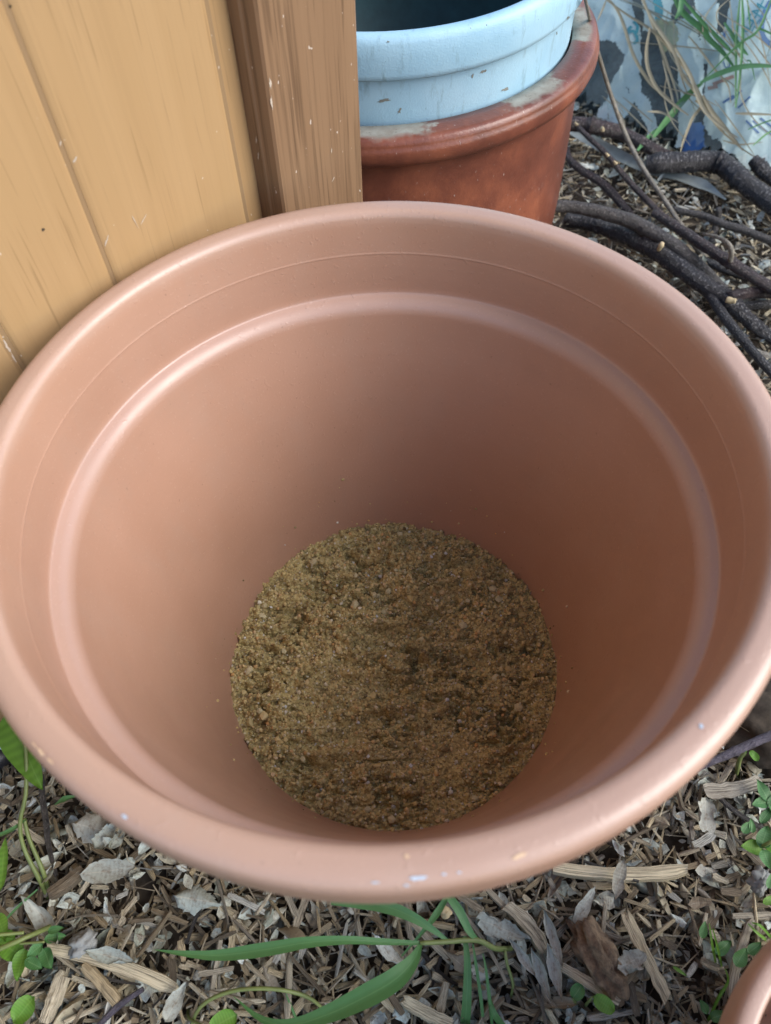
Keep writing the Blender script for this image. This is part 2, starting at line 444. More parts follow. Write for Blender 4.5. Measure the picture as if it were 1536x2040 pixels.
def m_panel(name, a, b, streak, fine, amount, rough=.45):
    t = NT(name); c = t.coord(); n0 = t.noise(c, 5, 3)
    w_ = t.mapping(c, (1, 1, .035))
    g1 = t.noise(w_, 55, 4, .6, .6); g2 = t.noise(t.mapping(c, (1, 1, .02)), 260, 4, .65)
    base = t.mix(g1, a, b)
    base = t.mix(t.math('MULTIPLY', t.ramp(t.noise(t.mapping(c, (1, 1, .028), (3, 1, 2)), 330, 2), [(.615, (0, 0, 0)), (.68, (1, 1, 1))]), amount), base, streak)
    base = t.mix(t.math('MULTIPLY', t.ramp(g2, [(.5, (0, 0, 0)), (.7, (1, 1, 1))]), fine), base, streak)
    sp = t.ramp(t.noise(t.mapping(c, (1, 1, .6)), 330, 1), [(.765, (0, 0, 0)), (.79, (.6,) * 3)])
    t.col(t.mix(sp, base, (.72, .66, .58))); t.rough(rough); t.bump(g2, .12, .0006); return t.m
MT['panel'] = m_panel('cream_wood_grain', (.375, .238, .110), (.445, .292, .145), (.24, .15, .07), .16, .55)
MT['groove'] = m_panel('groove_brown', (.25, .16, .082), (.31, .21, .112), (.17, .10, .05), .3, .5)
MT['stile'] = m_panel('brown_wood_grain', (.20, .115, .060), (.29, .18, .10), (.085, .046, .023), .7, .55)
def m_sack():
    t = NT('white_sack_plastic'); c = t.coord(); n = t.noise(c, 18, 5)
    base = t.ramp(n, [(.3, (.58, .65, .60)), (.55, (.76, .82, .78)), (.75, (.84, .89, .86))])
    dirt = t.ramp(t.noise(c, 160, 3), [(.67, (0, 0, 0)), (.73, (1, 1, 1))])
    t.col(t.mix(t.math('MULTIPLY', dirt, .6), base, (.16, .14, .10))); t.rough(.45); t.bump(t.noise(c, 60, 4), .5, .004); return t.m
MT['sack'] = m_sack()
MT['teal'] = m_plain('teal_print', (.02, .34, .40), .45, .1, 60)
MT['printblue'] = m_plain('blue_print', (.05, .14, .36), .45, .2, 40)
MT['olive'] = m_plain('yellowed_plastic', (.34, .33, .16), .5, .25, 40)
MT['rust'] = m_plain('red_print', (.42, .18, .12), .5, .3, 60)
MT['compost'] = m_plain('black_compost', (.045, .056, .053), .85, .8, 160, 1., .4)
def m_film():
    t = NT('clear_plastic_film'); c = t.coord()
    t.p.inputs['Base Color'].default_value = (.58, .70, .68, 1); t.rough(.2)
    tr = t.n('BsdfTransparent'); tr.inputs[0].default_value = (.90, .96, .96, 1)
    lw = t.n('LayerWeight'); lw.inputs[0].default_value = .25
    f = t.math('ADD', t.math('MULTIPLY', lw.outputs['Fresnel'], .30), t.math('MULTIPLY', t.noise(c, 25, 4), .30))
    mx = t.n('MixShader'); t.l(f, mx.inputs[0]); t.l(tr.outputs[0], mx.inputs[1]); t.l(t.p.outputs[0], mx.inputs[2])
    t.l(mx.outputs[0], t.out.inputs['Surface']); t.bump(t.noise(c, 40, 3), .4, .004); return t.m
MT['film'] = m_film()

# ------------------------------------------------------------------ ground
def ground():
    n = 60; v, f = [], []
    xs = np.concatenate([[-30, -8, -2], np.linspace(-.9, 1.5, n), [3, 10, 30]])
    ys = np.concatenate([[-30, -8, -2], np.linspace(-.7, 1.9, n), [3, 10, 30]])
    X, Y = np.meshgrid(xs, ys, indexing='ij')
    Z = (fbm(X * 9 + 50, Y * 9 + 50, 4, 3) - .5) * .016 - .006
    me = mesh('ground', np.stack([X, Y, Z], -1).reshape(-1, 3), [(i * len(ys) + j, (i + 1) * len(ys) + j, (i + 1) * len(ys) + j + 1, i * len(ys) + j + 1) for i in range(len(xs) - 1) for j in range(len(ys) - 1)])
    tag(obj('ground', me, MT['soil']), 'dark soil under the wood chip mulch', None, None, 'structure')
ground()

# ------------------------------------------------------------------ the big pot and its small twin
H = .36
def arc(cx, cz, r, a0, a1, n):
    return [(cx + r * math.cos(R(a0 + (a1 - a0) * i / n)), cz + r * math.sin(R(a0 + (a1 - a0) * i / n))) for i in range(n + 1)]
body_prof = ([(.0, .0), (.128, .0), (.136, .004), (.140, .012), (.196, H - .088), (.199, H - .080), (.2085, H - .076), (.2115, H - .070)])
rim_prof = ([(.2115, H - .070), (.2148, H - .060), (.2184, H - .044), (.2196, H - .034), (.2201, H - .024), (.2202, H - .014), (.2199, H - .0068), (.2188, H - .0030), (.2168, H - .0010), (.2140, H - .0003), (.2110, H), (.2085, H - .0002)]
            + arc(.2078, H - .0058, .0056, 88, 176, 7) + [(.2018, H - .0085)])
in_prof = [(.2018, H - .0085), (.2013, H - .014), (.2006, H - .024), (.2001, H - .0305), (.2000, H - .0312), (.1997, H - .0317), (.1997, H - .0321), (.19985, H - .0326), (.1998, H - .0335), (.1993, H - .045), (.1989, H - .060), (.1987, H - .0652), (.1984, H - .0662)]
in_prof += [(.1974, H - .0668), (.1950, H - .0676), (.1925, H - .0690), (.1902, H - .0712), (.1884, H - .0742), (.1873, H - .0785), (.1868, H - .084)]
in_prof += [(.1868 + (.128 - .1868) * t, (H - .084) * (1 - t) + .016 * t) for t in (.1, .25, .4, .55, .7, .85, .97)] + [(.123, .0125), (.11, .011), (0, .011)]
def inner_r(z):
    t = (H - .084 - z) / (H - .084 - .016); return .1868 + (.128 - .1868) * t
def make_pot(name):
    root = empty(name)
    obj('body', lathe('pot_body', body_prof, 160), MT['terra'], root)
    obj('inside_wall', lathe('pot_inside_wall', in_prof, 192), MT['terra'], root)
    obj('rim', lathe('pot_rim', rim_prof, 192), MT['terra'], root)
    return root
pot = make_pot('plant_pot')
tag(pot, 'large terracotta-coloured plant pot with sand in the bottom', 'plant pot')
bpy.context.view_layer.update()
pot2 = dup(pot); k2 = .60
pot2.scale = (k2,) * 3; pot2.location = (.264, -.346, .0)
tag(pot2, 'small terracotta-coloured pot cut off by the bottom right corner', 'plant pot')

# scuffs and paint marks on the rim, laid on the surface
deps = bpy.context.evaluated_depsgraph_get()
def bvh_of(objs):
    vv, ff = [], []
    for o in objs:
        b = len(vv); vv += [o.matrix_world @ q.co for q in o.data.vertices]; ff += [[b + i for i in p.vertices] for p in o.data.polygons]
    return BVHTree.FromPolygons(vv, ff)
def decal(name, tree, px, py, wx, wy, ang, mat, parent, lift=.0003, jag=.35, n=14):
    v = []
    ca, sa = math.cos(ang), math.sin(ang)
    def hit(x, y):
        d = Vector(ray(x, y)); h = tree.ray_cast(Vector(CAM), d)
        return None if h[0] is None else h[0] - d * lift * .3 + h[1] * (lift if h[1].dot(d) < 0 else -lift)
    c = hit(px, py)
    if c is None: return
    v.append(c)
    for i in range(n):
        a = 2 * math.pi * i / n; k = 1 + random.uniform(-jag, jag)
        ex, ey = wx * k * math.cos(a), wy * k * math.sin(a)
        h = hit(px + ex * ca - ey * sa, py + ex * sa + ey * ca)
        v.append(h if h is not None and (h - c).length < .05 else c)
    o = obj(name, mesh(name, v, [(0, i + 1, (i + 1) % n + 1) for i in range(n)]), mat)
    o.parent = parent; o.matrix_parent_inverse = parent.matrix_world.inverted()
    return o
bpy.context.view_layer.update()
tr_pot = bvh_of(list(pot.children))
for (x, y, a, b, g, m) in [(832, 1749, 20, 5, -.05, 'mark'), (885, 1741, 5, 2.5, 0, 'mark'), (915, 1738, 5, 2, 0, 'mark'), (748, 1758, 8, 2, 0, 'mark'), (810, 1763, 6, 1.6, 0, 'mark'),
                           (249, 1626, 7, 4, .5, 'mark'), (83, 1500, 9, 4, .9, 'scuff'), (100, 1516, 8, 3, .9, 'scuff'), (70, 1485, 7, 2, .9, 'scuff'), (1397, 1448, 5, 6, 0, 'mark'),
                           (97, 660, 14, 1.6, -.9, 'mark'), (62, 695, 10, 1.6, -.9, 'mark'), (130, 646, 16, 1.1, -.1, 'scuff'), (22, 770, 8, 1.2, .9, 'scuff'), (810, 1706, 6, 4, .2, 'scuff'), (1035, 1705, 14, 5, -.3, 'scuff')]:
    decal('paint_mark' if m == 'mark' else 'scuff', tr_pot, x, y, a, b, g, MT[m], pot)

# ------------------------------------------------------------------ sand
ZS = .0645
def sand_h(x, y):
    u, v = x * 1000, y * 1000                       # millimetres
    h = (fbm(u / 48 + 3, v / 40 + 3, 3, 20) - .44) * 22
    rid = fbm(u / 30 + 9 + v / 60, v / 11 + 3, 2, 22) - .37
    h += rid * 32 * np.clip((fbm(u / 60 + 30, v / 60, 2, 24) - .2) * 4, .15, 1)
    sm = np.exp(-(((u - 38) / 45) ** 2 + ((v + 84) / 24) ** 2))        # the smooth hollow at the front
    a, hv = worley(u / 9.0, v / 6.5, 1); b, hb = worley(u / 3.6, v / 3.2, 2); c, hc = worley(u / 1.5, v / 1.5, 3)
    cl = (.75 - a) * (.6 + 3.4 * hv) * 2.3 * np.clip((fbm(u / 16, v / 16, 2, 31) - .2) * 3.6, .1, 1.4)
    wu, wv = u + (fbm(u / 9, v / 9, 2, 57) - .37) * 9, v + (fbm(u / 9 + 40, v / 9, 2, 59) - .37) * 9
    pit = np.clip((fbm(wu / 8.5 + 7, wv / 5 + 5, 4, 61) - .565) / .10, 0, 1) * np.clip((fbm(u / 34 + 11, v / 26, 2, 63) - .24) * 5, 0, 1)
    crack = np.clip((.085 - np.abs(fbm(u / 26 + 4 + v / 40, v / 9 + 8, 3, 66) - .44)) / .05, 0, 1) * np.clip((fbm(u / 40 + 1, v / 34, 2, 68) - .30) * 6, 0, 1)
    cl = cl - 7. * pit - 6. * crack
    fine = (.75 - b) * (.6 + 2.2 * hb) * 1.25 + (.7 - c) * (.5 + .9 * hc)
    ed = 1 - .72 * np.clip((np.hypot(u, v) - 112) / 24, 0, 1); h = h * ed * 1.15; cl = cl * (.45 + .75 * ed)
    return (h * (1 - .75 * sm) + (cl + fine) * (1 - .82 * sm) - .2 - 2.4 * sm) * .001
def make_sand():
    n = 420; rr = .1455
    g = np.linspace(-rr, rr, n); X, Y = np.meshgrid(g, g, indexing='ij')
    rad = np.hypot(X, Y)
    Z = ZS + sand_h(X, Y) + 0
    keep = rad < rr - .001
    idx = -np.ones((n, n), int); idx[keep] = np.arange(keep.sum())
    V = np.stack([X[keep], Y[keep], Z[keep]], 1)
    a, b, c, d = idx[:-1, :-1], idx[1:, :-1], idx[1:, 1:], idx[:-1, 1:]
    ok = (a >= 0) & (b >= 0) & (c >= 0) & (d >= 0)
    F = np.stack([a[ok], b[ok], c[ok], d[ok]], 1)
    me = bpy.data.meshes.new('sand'); me.from_pydata(V.tolist(), [], F.tolist())
    s = obj('sand', me, MT['sand'])
    tag(s, 'damp brown sand with small stones in the bottom of the large pot', 'sand', None, 'stuff')
    return s
sand = make_sand()
def ico(name, sub=1, jit=.18, seed=0):
    r = random.Random(seed); bm = bmesh.new(); bmesh.ops.create_icosphere(bm, subdivisions=sub, radius=1)
    for q in bm.verts: q.co *= 1 + r.uniform(-jit, jit)
    me = bpy.data.meshes.new(name); bm.to_mesh(me); bm.free(); return me
def scatter_grains(n=9000):
    me0 = ico('g', 1, .25, 3); bv = np.array([q.co for q in me0.vertices]); bf = np.array([p.vertices[:] for p in me0.polygons])
    th = RNG.random(n) * 2 * np.pi; rr = np.sqrt(RNG.random(n)) * .139
    x, y = rr * np.cos(th), rr * np.sin(th); z = ZS + sand_h(x, y)
    s = .00045 + RNG.random(n) ** 3 * .0012
    q = RNG.normal(size=(n, 3, 3)); Q = np.linalg.qr(q)[0]
    V = np.einsum('nij,vj->nvi', Q * (s[:, None, None] * (1 + .5 * RNG.random((n, 1, 3)))), bv) + np.stack([x, y, z + s * .35], 1)[:, None, :]
    F = (bf[None] + (np.arange(n) * len(bv))[:, None, None]).reshape(-1, 3)
    me = bpy.data.meshes.new('sand_grains'); me.from_pydata(V.reshape(-1, 3).tolist(), [], F.tolist())
    o = obj('sand_grains', me, MT['grain'], sand, False); tag(o, kind='stuff')
    m = 130; V = []                                 # crumbs stuck to the wall above the sand
    for i in range(m):
        a = RNG.random() * 6.283; z = ZS + .004 + RNG.random() ** 2.2 * .07; r = inner_r(z) - .0002; k = .00035 + RNG.random() ** 3 * .0009
        V.append(bv * k * (1 + .4 * RNG.random(3)) + np.array([r * math.cos(a), r * math.sin(a), z]))
    F = (bf[None] + (np.arange(m) * len(bv))[:, None, None]).reshape(-1, 3)
    me = bpy.data.meshes.new('stuck_grains'); me.from_pydata(np.concatenate(V).tolist(), [], F.tolist())
    tag(obj('stuck_grains', me, MT['grain'], sand, False), kind='stuff')
scatter_grains()
peb = [ico('pebble', 1, .3, i) for i in range(6)]
MT['pebble'] = m_plain('small_stone', (.50, .45, .26), .6, .5, 260)
for k_, m_ in enumerate(peb): m_.materials.append(MT['grain'] if k_ % 2 else MT['pebble'])
for i in range(150):
    th = random.uniform(0, 6.283); r_ = math.sqrt(random.random()) * .134
    x, y = r_ * math.cos(th), r_ * math.sin(th); s = random.uniform(.0014, .0022) if i > 50 else random.uniform(.0024, .0042)
    o = obj('pebble', peb[i % 6], None, sand, False)
    o.location = (x, y, ZS + float(sand_h(np.array(x), np.array(y))) + s * .3)
    o.scale = (s * random.uniform(.8, 1.3), s, s * random.uniform(.6, .9)); o.rotation_euler = (random.uniform(-.5, .5), random.uniform(-.5, .5), random.uniform(0, 6.3))

# ------------------------------------------------------------------ wooden door panel on the left
DU = Vector((.70711, .70711, 0)); DW = Vector((.03, -.03, 1)).normalized(); DN = DU.cross(DW).normalized()
DP = Vector((-.365, -.02, 0.012))
def boxm(name, x0, x1, y0, y1, z0, z1, bev=.0015, seg=2):
    bm = bmesh.new(); bmesh.ops.create_cube(bm, size=1)
    for q in bm.verts: q.co = Vector(((x0 + x1) / 2 + q.co.x * (x1 - x0), (y0 + y1) / 2 + q.co.y * (y1 - y0), (z0 + z1) / 2 + q.co.z * (z1 - z0)))
    if bev: bmesh.ops.bevel(bm, geom=list(bm.edges), offset=bev, segments=seg, affect='EDGES')
    me = bpy.data.meshes.new(name); bm.to_mesh(me); bm.free(); return me
def prism(name, prof, z0, z1):
    n = len(prof); v = [(x, y, z0) for x, y in prof] + [(x, y, z1) for x, y in prof]
    f = [(i, (i + 1) % n, n + (i + 1) % n, n + i) for i in range(n)] + [tuple(range(n - 1, -1, -1)), tuple(range(n, 2 * n))]
    return mesh(name, v, f)
door = empty('wooden_door')
door.matrix_world = Matrix(((DU[0], -DN[0], DW[0], DP[0]), (DU[1], -DN[1], DW[1], DP[1]), (DU[2], -DN[2], DW[2], DP[2]), (0, 0, 0, 1)))
tag(door, 'cream wood-grain panel door with a brown stile, standing behind the large pot', 'door')
DH = 1.9                                            # local x runs along the door, -y faces the pot
edges = [-.37, -.293, -.213, -.133, -.053, .027, .107, .187, .267, .384]
for a, b in zip(edges[:-1], edges[1:]):
    g = .0055
    # plank with softly rounded V-groove shoulders
    pr = [(a + .0016, .0012), (a + g * .6, .0005), (a + g, .0), (b - g, .0), (b - g * .6, .0005), (b - .0016, .0012), (b - .0016, .018), (a + .0016, .018)]
    obj('groove', boxm('door_groove', b - .0017, b + .0017, .0013, .016, .001, DH - .001, .0003, 1), MT['groove'], door, False)
    o = obj('plank', prism('door_plank', pr, 0, DH), MT['panel'], door, False)
obj('groove_strip', boxm('door_groove_strip', .3845, .403, .006, .018, 0.001, DH - .001, .0008), MT['panel'], door, False)
st = [(.4018, .010), (.4024, -.004), (.4034, -.0055), (.4058, -.0145), (.4075, -.0162), (.4905, -.0162), (.4922, -.0152), (.4926, -.013), (.4926, .022), (.4018, .022)]
obj('stile', prism('door_stile', st, 0, DH), MT['stile'], door, False)
obj('stile', prism('door_stile_far', [(-.37 - .09, .022), (-.37 - .09, -.0162), (-.3705, -.0162), (-.3705, .022)], 0, DH), MT['stile'], door, False)
bpy.context.view_layer.update()
tr_door = bvh_of(list(door.children))
for (x, y, a, b, g) in [(149, 318, 3, 9, .4), (538, 165, 3, 12, -.05), (541, 205, 2.2, 16, -.1), (14, 690, 4, 16, -.5), (26, 712, 3, 14, -.5), (212, 480, 2, 12, .3), (268, 440, 1.2, 16, -.5), (286, 436, 1, 13, .5), (511, 280, 2, 9, 0), (515, 310, 1.5, 9, 0), (120, 285, 2, 6, .2), (660, 300, 1.3, 5, 0), (664, 356, 1.3, 7, .5)]:
    decal('scratch', tr_door, x, y, a * .7, b * .8, g, MT['scr'] if 'scr' in MT else MT.setdefault('scr', m_plain('pale_scratch', (.52, .44, .35), .7, .1, 200)), door, .0003, .5)
for (x, y) in [(20, 12), (86, 457)]:
    decal('dark_spot', tr_door, x, y, 3, 3, 0, MT['soil'], door, .0003, .3)

# ------------------------------------------------------------------ brown glazed pot with the pale blue pot inside it
PB = Vector((.036, .628, 0))
bp = empty('glazed_pot', PB); tag(bp, 'reddish brown glazed pot with a wide flange, standing behind the wooden door', 'plant pot')
obj('body', lathe('glazed_body', [(0, .0), (.196, .0), (.205, .006), (.210, .03), (.2155, .12), (.2165, .20), (.2160, .258), (.2175, .268), (.2190, .272)], 128, .002), MT['glaze'], bp)
obj('flange', lathe('glazed_flange', [(.2190, .272), (.2262, .2728), (.2300, .2755), (.2322, .281), (.2325, .287), (.2318, .2905), (.2306, .2918), (.2304, .2940), (.2290, .2975), (.2265, .2996), (.223, .3002), (.212, .3003), (.2035, .3002), (.2025, .298), (.2025, .28), (.2025, .05), (0, .045)], 128, .002), MT['glaze'], bp)
bl = empty('blue_pot', PB + Vector((0.005, 0.014, .046))); bl.rotation_euler = (R(3), 0, 0); tag(bl, 'pale blue pot sitting inside the brown glazed pot', 'plant pot')
z0 = .046
obj('body', lathe('blue_body', [(0, 0), (.186, 0), (.190, .004), (.1955, .24), (.1972, .302), (.1978, .305)], 128), MT['blue'], bl)
obj('rim', lathe('blue_rim', [(.1978, .305), (.2035, .3052), (.2055, .3072), (.2062, .311), (.2068, .326), (.2062, .336), (.2045, .3405), (.2015, .3425), (.1975, .3432), (.1945, .3422), (.1930, .3400)], 128), MT['blue'], bl)
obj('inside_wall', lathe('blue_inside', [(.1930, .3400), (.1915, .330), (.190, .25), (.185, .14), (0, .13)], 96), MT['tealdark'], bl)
bpy.context.view_layer.update()
tr_bl = bvh_of(list(bl.children))
for (x, y, a, b, g) in [(963, 142, 9, 3, -.6), (941, 150, 2, 6, .3), (796, 221, 3, 7, .4), (773, 83, 3, 2, 0), (765, 200, 14, 4, -.2), (1006, 178, 7, 3, -.4), (1132, 35, 2, 5, .5), (1109, 66, 1, 3, 0)]:
    decal('dirt_mark', tr_bl, x, y, a * .9, b * .8, g, MT['dirt'] if 'dirt' in MT else MT.setdefault('dirt', m_plain('brown_dirt', (.22, .22, .19), .9, .3, 200)), bl, .0003, .5)

# ------------------------------------------------------------------ the heap of sacks in clear plastic, top right
E1 = np.array([.545, .765])
def mound(x, y, extra=0.):
    d1 = (x - E1[0]) * .77 + (y - E1[1]) * .64; d2 = (y - E1[1] + .01) + .12 * (x - E1[0])
    d = -np.logaddexp(-d1 * 26, -d2 * 26) / 26 + extra
    h = np.where(d > 0, .42 * (1 - np.exp(-np.maximum(d, 0) / .30)), 0)
    return h
def crump(x, y, amp, sc, seed):
    a = fbm(x * sc, y * sc, 3, seed); b = fbm(x * sc + 40, y * sc + 17, 3, seed + 5)
    return amp * (np.abs(a - .45) * -2.2 + .35 + np.abs(b - .45) * -1.5)
def onmound(px, py, off=0.):
    v = ray(px, py); t = .5
    for _ in range(900):
        p = CAM + v * t
        if p[2] < float(mound(p[0], p[1])) + off or p[2] < 0: break
        t += .003
    return CAM + v * t
def heap_sheet(name, fn, x0, x1, y0, y1, step, mat, parent=None, poly=None, edge=None):
    xs = np.arange(x0, x1, step); ys = np.arange(y0, y1, step)
    X, Y = np.meshgrid(xs, ys, indexing='ij')
    keep = mound(X, Y, .012) > .0005
    if poly is not None:
        P = np.array(poly); ins = np.zeros(X.shape, bool)
        px_ = X + (fbm(X * 60, Y * 60, 2, 71) - .37) * .014; py_ = Y + (fbm(X * 60 + 9, Y * 60, 2, 73) - .37) * .014
        j = len(P) - 1
        for i in range(len(P)):
            c = ((P[i, 1] > py_) != (P[j, 1] > py_)) & (px_ < (P[j, 0] - P[i, 0]) * (py_ - P[i, 1]) / (P[j, 1] - P[i, 1] + 1e-12) + P[i, 0])
            ins ^= c; j = i
        keep &= ins
    Z = fn(X, Y)
    n, m = X.shape; idx = -np.ones((n, m), int); idx[keep] = np.arange(keep.sum())
    a, b, c, d = idx[:-1, :-1], idx[1:, :-1], idx[1:, 1:], idx[:-1, 1:]
    ok = (a >= 0) & (b >= 0) & (c >= 0) & (d >= 0)
    V = np.stack([X[keep], Y[keep], Z[keep]], 1)
    me = bpy.data.meshes.new(name); me.from_pydata(V.tolist(), [], np.stack([a[ok], b[ok], c[ok], d[ok]], 1).tolist())
    o = obj(name, me, mat, parent)
    return o
comp = heap_sheet('compost_heap', lambda x, y: mound(x, y) - .035 + (fbm(x * 70, y * 70, 4, 41) - .45) * .03, .25, 1.7, .70, 1.9, .012, MT['compost'])
tag(comp, 'dark compost showing between the torn white sacks', 'compost')
SX = dict(x0=.25, x1=1.7, y0=.7, y1=1.9, step=.006)
def onmound_v(PX, PY, off):
    v = _fw * FPX + RT * (PX - 768)[..., None] + UP * (1020 - PY)[..., None]
    v = v / np.linalg.norm(v, axis=-1, keepdims=True); t = np.full(PX.shape, .8); done = np.zeros(PX.shape, bool)
    for _ in range(900):
        p = CAM + v * t[..., None]; done |= (p[..., 2] < mound(p[..., 0], p[..., 1]) + off) | (p[..., 2] < 0)
        if done.all(): break
        t = np.where(done, t, t + .0025)
    return CAM + v * t[..., None]
def fold_h(x, y, amp, sc, seed):                    # sharp creases of crumpled plastic
    a = 1 - np.abs(2 * fbm(x * sc, y * sc * 1.4, 2, seed) - .75) * 2.2
    b = 1 - np.abs(2 * fbm(x * sc * 2.3 + 40, y * sc * 2 + 17, 2, seed + 5) - .75) * 2.2
    return amp * (a + .5 * b - .8)
def sack_patch(name, pixels, off, amp, seed, mat, parent=None):
    """a piece of sack lying on the heap; its outline is marked where it shows, its surface follows the heap with folds"""
    P = np.array(pixels, float)
    gx = np.arange(P[:, 0].min() - 4, P[:, 0].max() + 5, 2.); gy = np.arange(P[:, 1].min() - 4, P[:, 1].max() + 5, 2.)
    X, Y = np.meshgrid(gx, gy, indexing='ij')
    qx = X + (fbm(X / 22 + seed, Y / 22, 3, 71) - .44) * 16; qy = Y + (fbm(X / 22 + 9, Y / 22 + seed, 3, 73) - .44) * 16
    ins = np.zeros(X.shape, bool); j = len(P) - 1
    for i in range(len(P)):
        c = ((P[i, 1] > qy) != (P[j, 1] > qy)) & (qx < (P[j, 0] - P[i, 0]) * (qy - P[i, 1]) / (P[j, 1] - P[i, 1] + 1e-12) + P[i, 0])
        ins ^= c; j = i
    W = onmound_v(X, Y, off)
    Z = mound(W[..., 0], W[..., 1]) + off + fold_h(W[..., 0], W[..., 1], amp * .6, 13, seed)
    n, m = X.shape; idx = -np.ones((n, m), int); idx[ins] = np.arange(ins.sum())
    a, b, c, d = idx[:-1, :-1], idx[1:, :-1], idx[1:, 1:], idx[:-1, 1:]
    ok = (a >= 0) & (b >= 0) & (c >= 0) & (d >= 0)
    V = np.stack([W[..., 0][ins], W[..., 1][ins], Z[ins]], 1)
    me = bpy.data.meshes.new(name); me.from_pydata(V.tolist(), [], np.stack([a[ok], d[ok], c[ok], b[ok]], 1).tolist())
    return obj(name, me, mat)
s1 = empty('plastic_sack', Vector(onmound(1230, 100))); tag(s1, 'crumpled dirty white plastic sack with a teal mark, beside the flange of the brown pot', 'sack')
s2 = empty('plastic_sack', Vector(onmound(1370, 120))); tag(s2, 'narrow strip of white sack between dark compost and the printed sack, with a teal stripe', 'sack')
s3 = empty('plastic_sack', Vector(onmound(1480, 120))); tag(s3, 'white plastic sack printed with teal letters and blue rings in the top right corner', 'sack')
bpy.context.view_layer.update()
def under(o, root):
    o.parent = root; o.matrix_parent_inverse = root.matrix_world.inverted(); return o
under(sack_patch('sheet', [(1150, -60), (1246, -60), (1275, 60), (1282, 110), (1270, 150), (1282, 190), (1315, 265), (1295, 285), (1256, 205), (1236, 150), (1242, 112), (1205, 86), (1160, 95)], .0, .022, 51, MT['sack']), s1)
under(sack_patch('fold', [(1236, 132), (1175, 250), (1222, 275), (1262, 210)], .004, .02, 53, MT['sack']), s1)
under(sack_patch('sheet', [(1262, -60), (1345, -60), (1338, 52), (1282, 66)], .004, .016, 55, MT['sack']), s2)
under(sack_patch('stripe', [(1299, -60), (1321, -60), (1319, 40), (1312, 47), (1302, 40)], .013, .012, 55, MT['teal']), s2)
under(sack_patch('flap', [(1300, 48), (1342, 46), (1358, 110), (1330, 105), (1316, 120)], .006, .015, 57, MT['olive']), s2)
under(sack_patch('sheet', [(1342, 44), (1386, 30), (1402, 110), (1404, 200), (1382, 235), (1352, 305), (1340, 300), (1356, 205), (1346, 130)], .006, .018, 59, MT['sack']), s2)
under(sack_patch('sheet', [(1378, -60), (1437, -60), (1432, 50), (1446, 45), (1460, -60), (1640, -60), (1640, 260), (1536, 345), (1450, 320), (1400, 250), (1404, 110)], .0, .028, 61, MT['sack']), s3)
under(sack_patch('blue_patch', [(1366, 243), (1398, 248), (1404, 300), (1358, 312)], .004, .010, 63, MT['printblue']), s3)
bpy.context.view_layer.update()
tr_s3 = bvh_of(list(s3.children) + list(s2.children) + list(s1.children))
def on_sack(x, y, lift=.0012):
    d = Vector(ray(x, y)); h = tr_s3.ray_cast(Vector(CAM), d)
    return None if h[0] is None else h[0] - d * lift
def ribbon(name, pts, wpx, mat, parent, n=18):
    c = [Vector((x, y, 0)) for x, y in pts]; q = catmull(c, n); v, f = [], []
    for i, p in enumerate(q):
        t = (q[min(i + 1, n)] - q[max(i - 1, 0)]).normalized(); s = Vector((-t.y, t.x, 0)) * wpx * .5
        a, b = on_sack(p.x - s.x, p.y - s.y), on_sack(p.x + s.x, p.y + s.y)
        if a is None or b is None: continue
        v += [a, b]
    if len(v) < 4: return
    o = obj(name, mesh(name, v, [(i, i + 1, i + 3, i + 2) for i in range(0, len(v) - 2, 2)]), mat)
    return under(o, parent)
def lettering(root, text, px, py, ang, size, mat):
    """flat print: the outline of the letters laid on the sack"""
    cu = bpy.data.curves.new('print', 'FONT'); cu.body = text; cu.size = 1; cu.resolution_u = 3
    o = bpy.data.objects.new('print', cu); COL.objects.link(o); bpy.context.view_layer.update()
    me = bpy.data.meshes.new_from_object(o.evaluated_get(bpy.context.evaluated_depsgraph_get()))
    bpy.data.objects.remove(o)
    bm = bmesh.new(); bm.from_mesh(me); bmesh.ops.triangulate(bm, faces=bm.faces[:])
    for _ in range(2): bmesh.ops.subdivide_edges(bm, edges=[e for e in bm.edges if e.calc_length() > .12], cuts=1, use_grid_fill=True)
    ca, sa = math.cos(ang), math.sin(ang)
    for q in bm.verts:
        h = on_sack(px + size * (q.co.x * ca + q.co.y * sa), py + size * (q.co.x * sa - q.co.y * ca))
        q.co = h if h is not None else Vector(onmound(px, py))
    bm.to_mesh(me); bm.free(); me.materials.clear()
    return under(obj('lettering', me, mat, None, False), root)
lettering(s3, 'LEM', 1497, 66, R(-57), 34, MT['teal'])
ribbon('print_line', [(1479, 52), (1491, 60), (1521, 0)], 2.5, MT['teal'], s3)
ribbon('ring', [(1536, 2), (1522, 30), (1517, 58), (1524, 78), (1540, 92)], 11, MT['printblue'], s3, 24)
ribbon('ring', [(1430, 58), (1438, 54), (1444, 62), (1442, 75)], 6, MT['printblue'], s3)
ribbon('ring', [(1441, 122), (1446, 134), (1453, 132), (1453, 124)], 2.5, MT['printblue'], s3)
for q in ([(1420, 168), (1440, 160), (1462, 152)], [(1410, 176), (1430, 172)]): ribbon('red_line', q, 7, MT['rust'], s3)
for q in ([(1440, 205), (1462, 190)], [(1455, 200), (1478, 180)], [(1470, 215), (1495, 192)], [(1500, 240), (1536, 268)], [(1515, 235), (1545, 258)], [(1486, 240), (1512, 265)]): ribbon('blue_line', q, 4, MT['printblue'], s3)
for q in ([(1258, 52), (1247, 66), (1262, 62), (1270, 80), (1262, 86)], [(1262, 42), (1270, 52), (1268, 66)], [(1272, 70), (1282, 80), (1284, 92)]): ribbon('teal_mark', q, 6, MT['teal'], s1)
bag = heap_sheet('plastic_bag', lambda x, y: mound(x, y, .012) + .024 + crump(x, y, .016, 9, 81), .25, 1.7, .70, 1.9, .009, MT['film'])
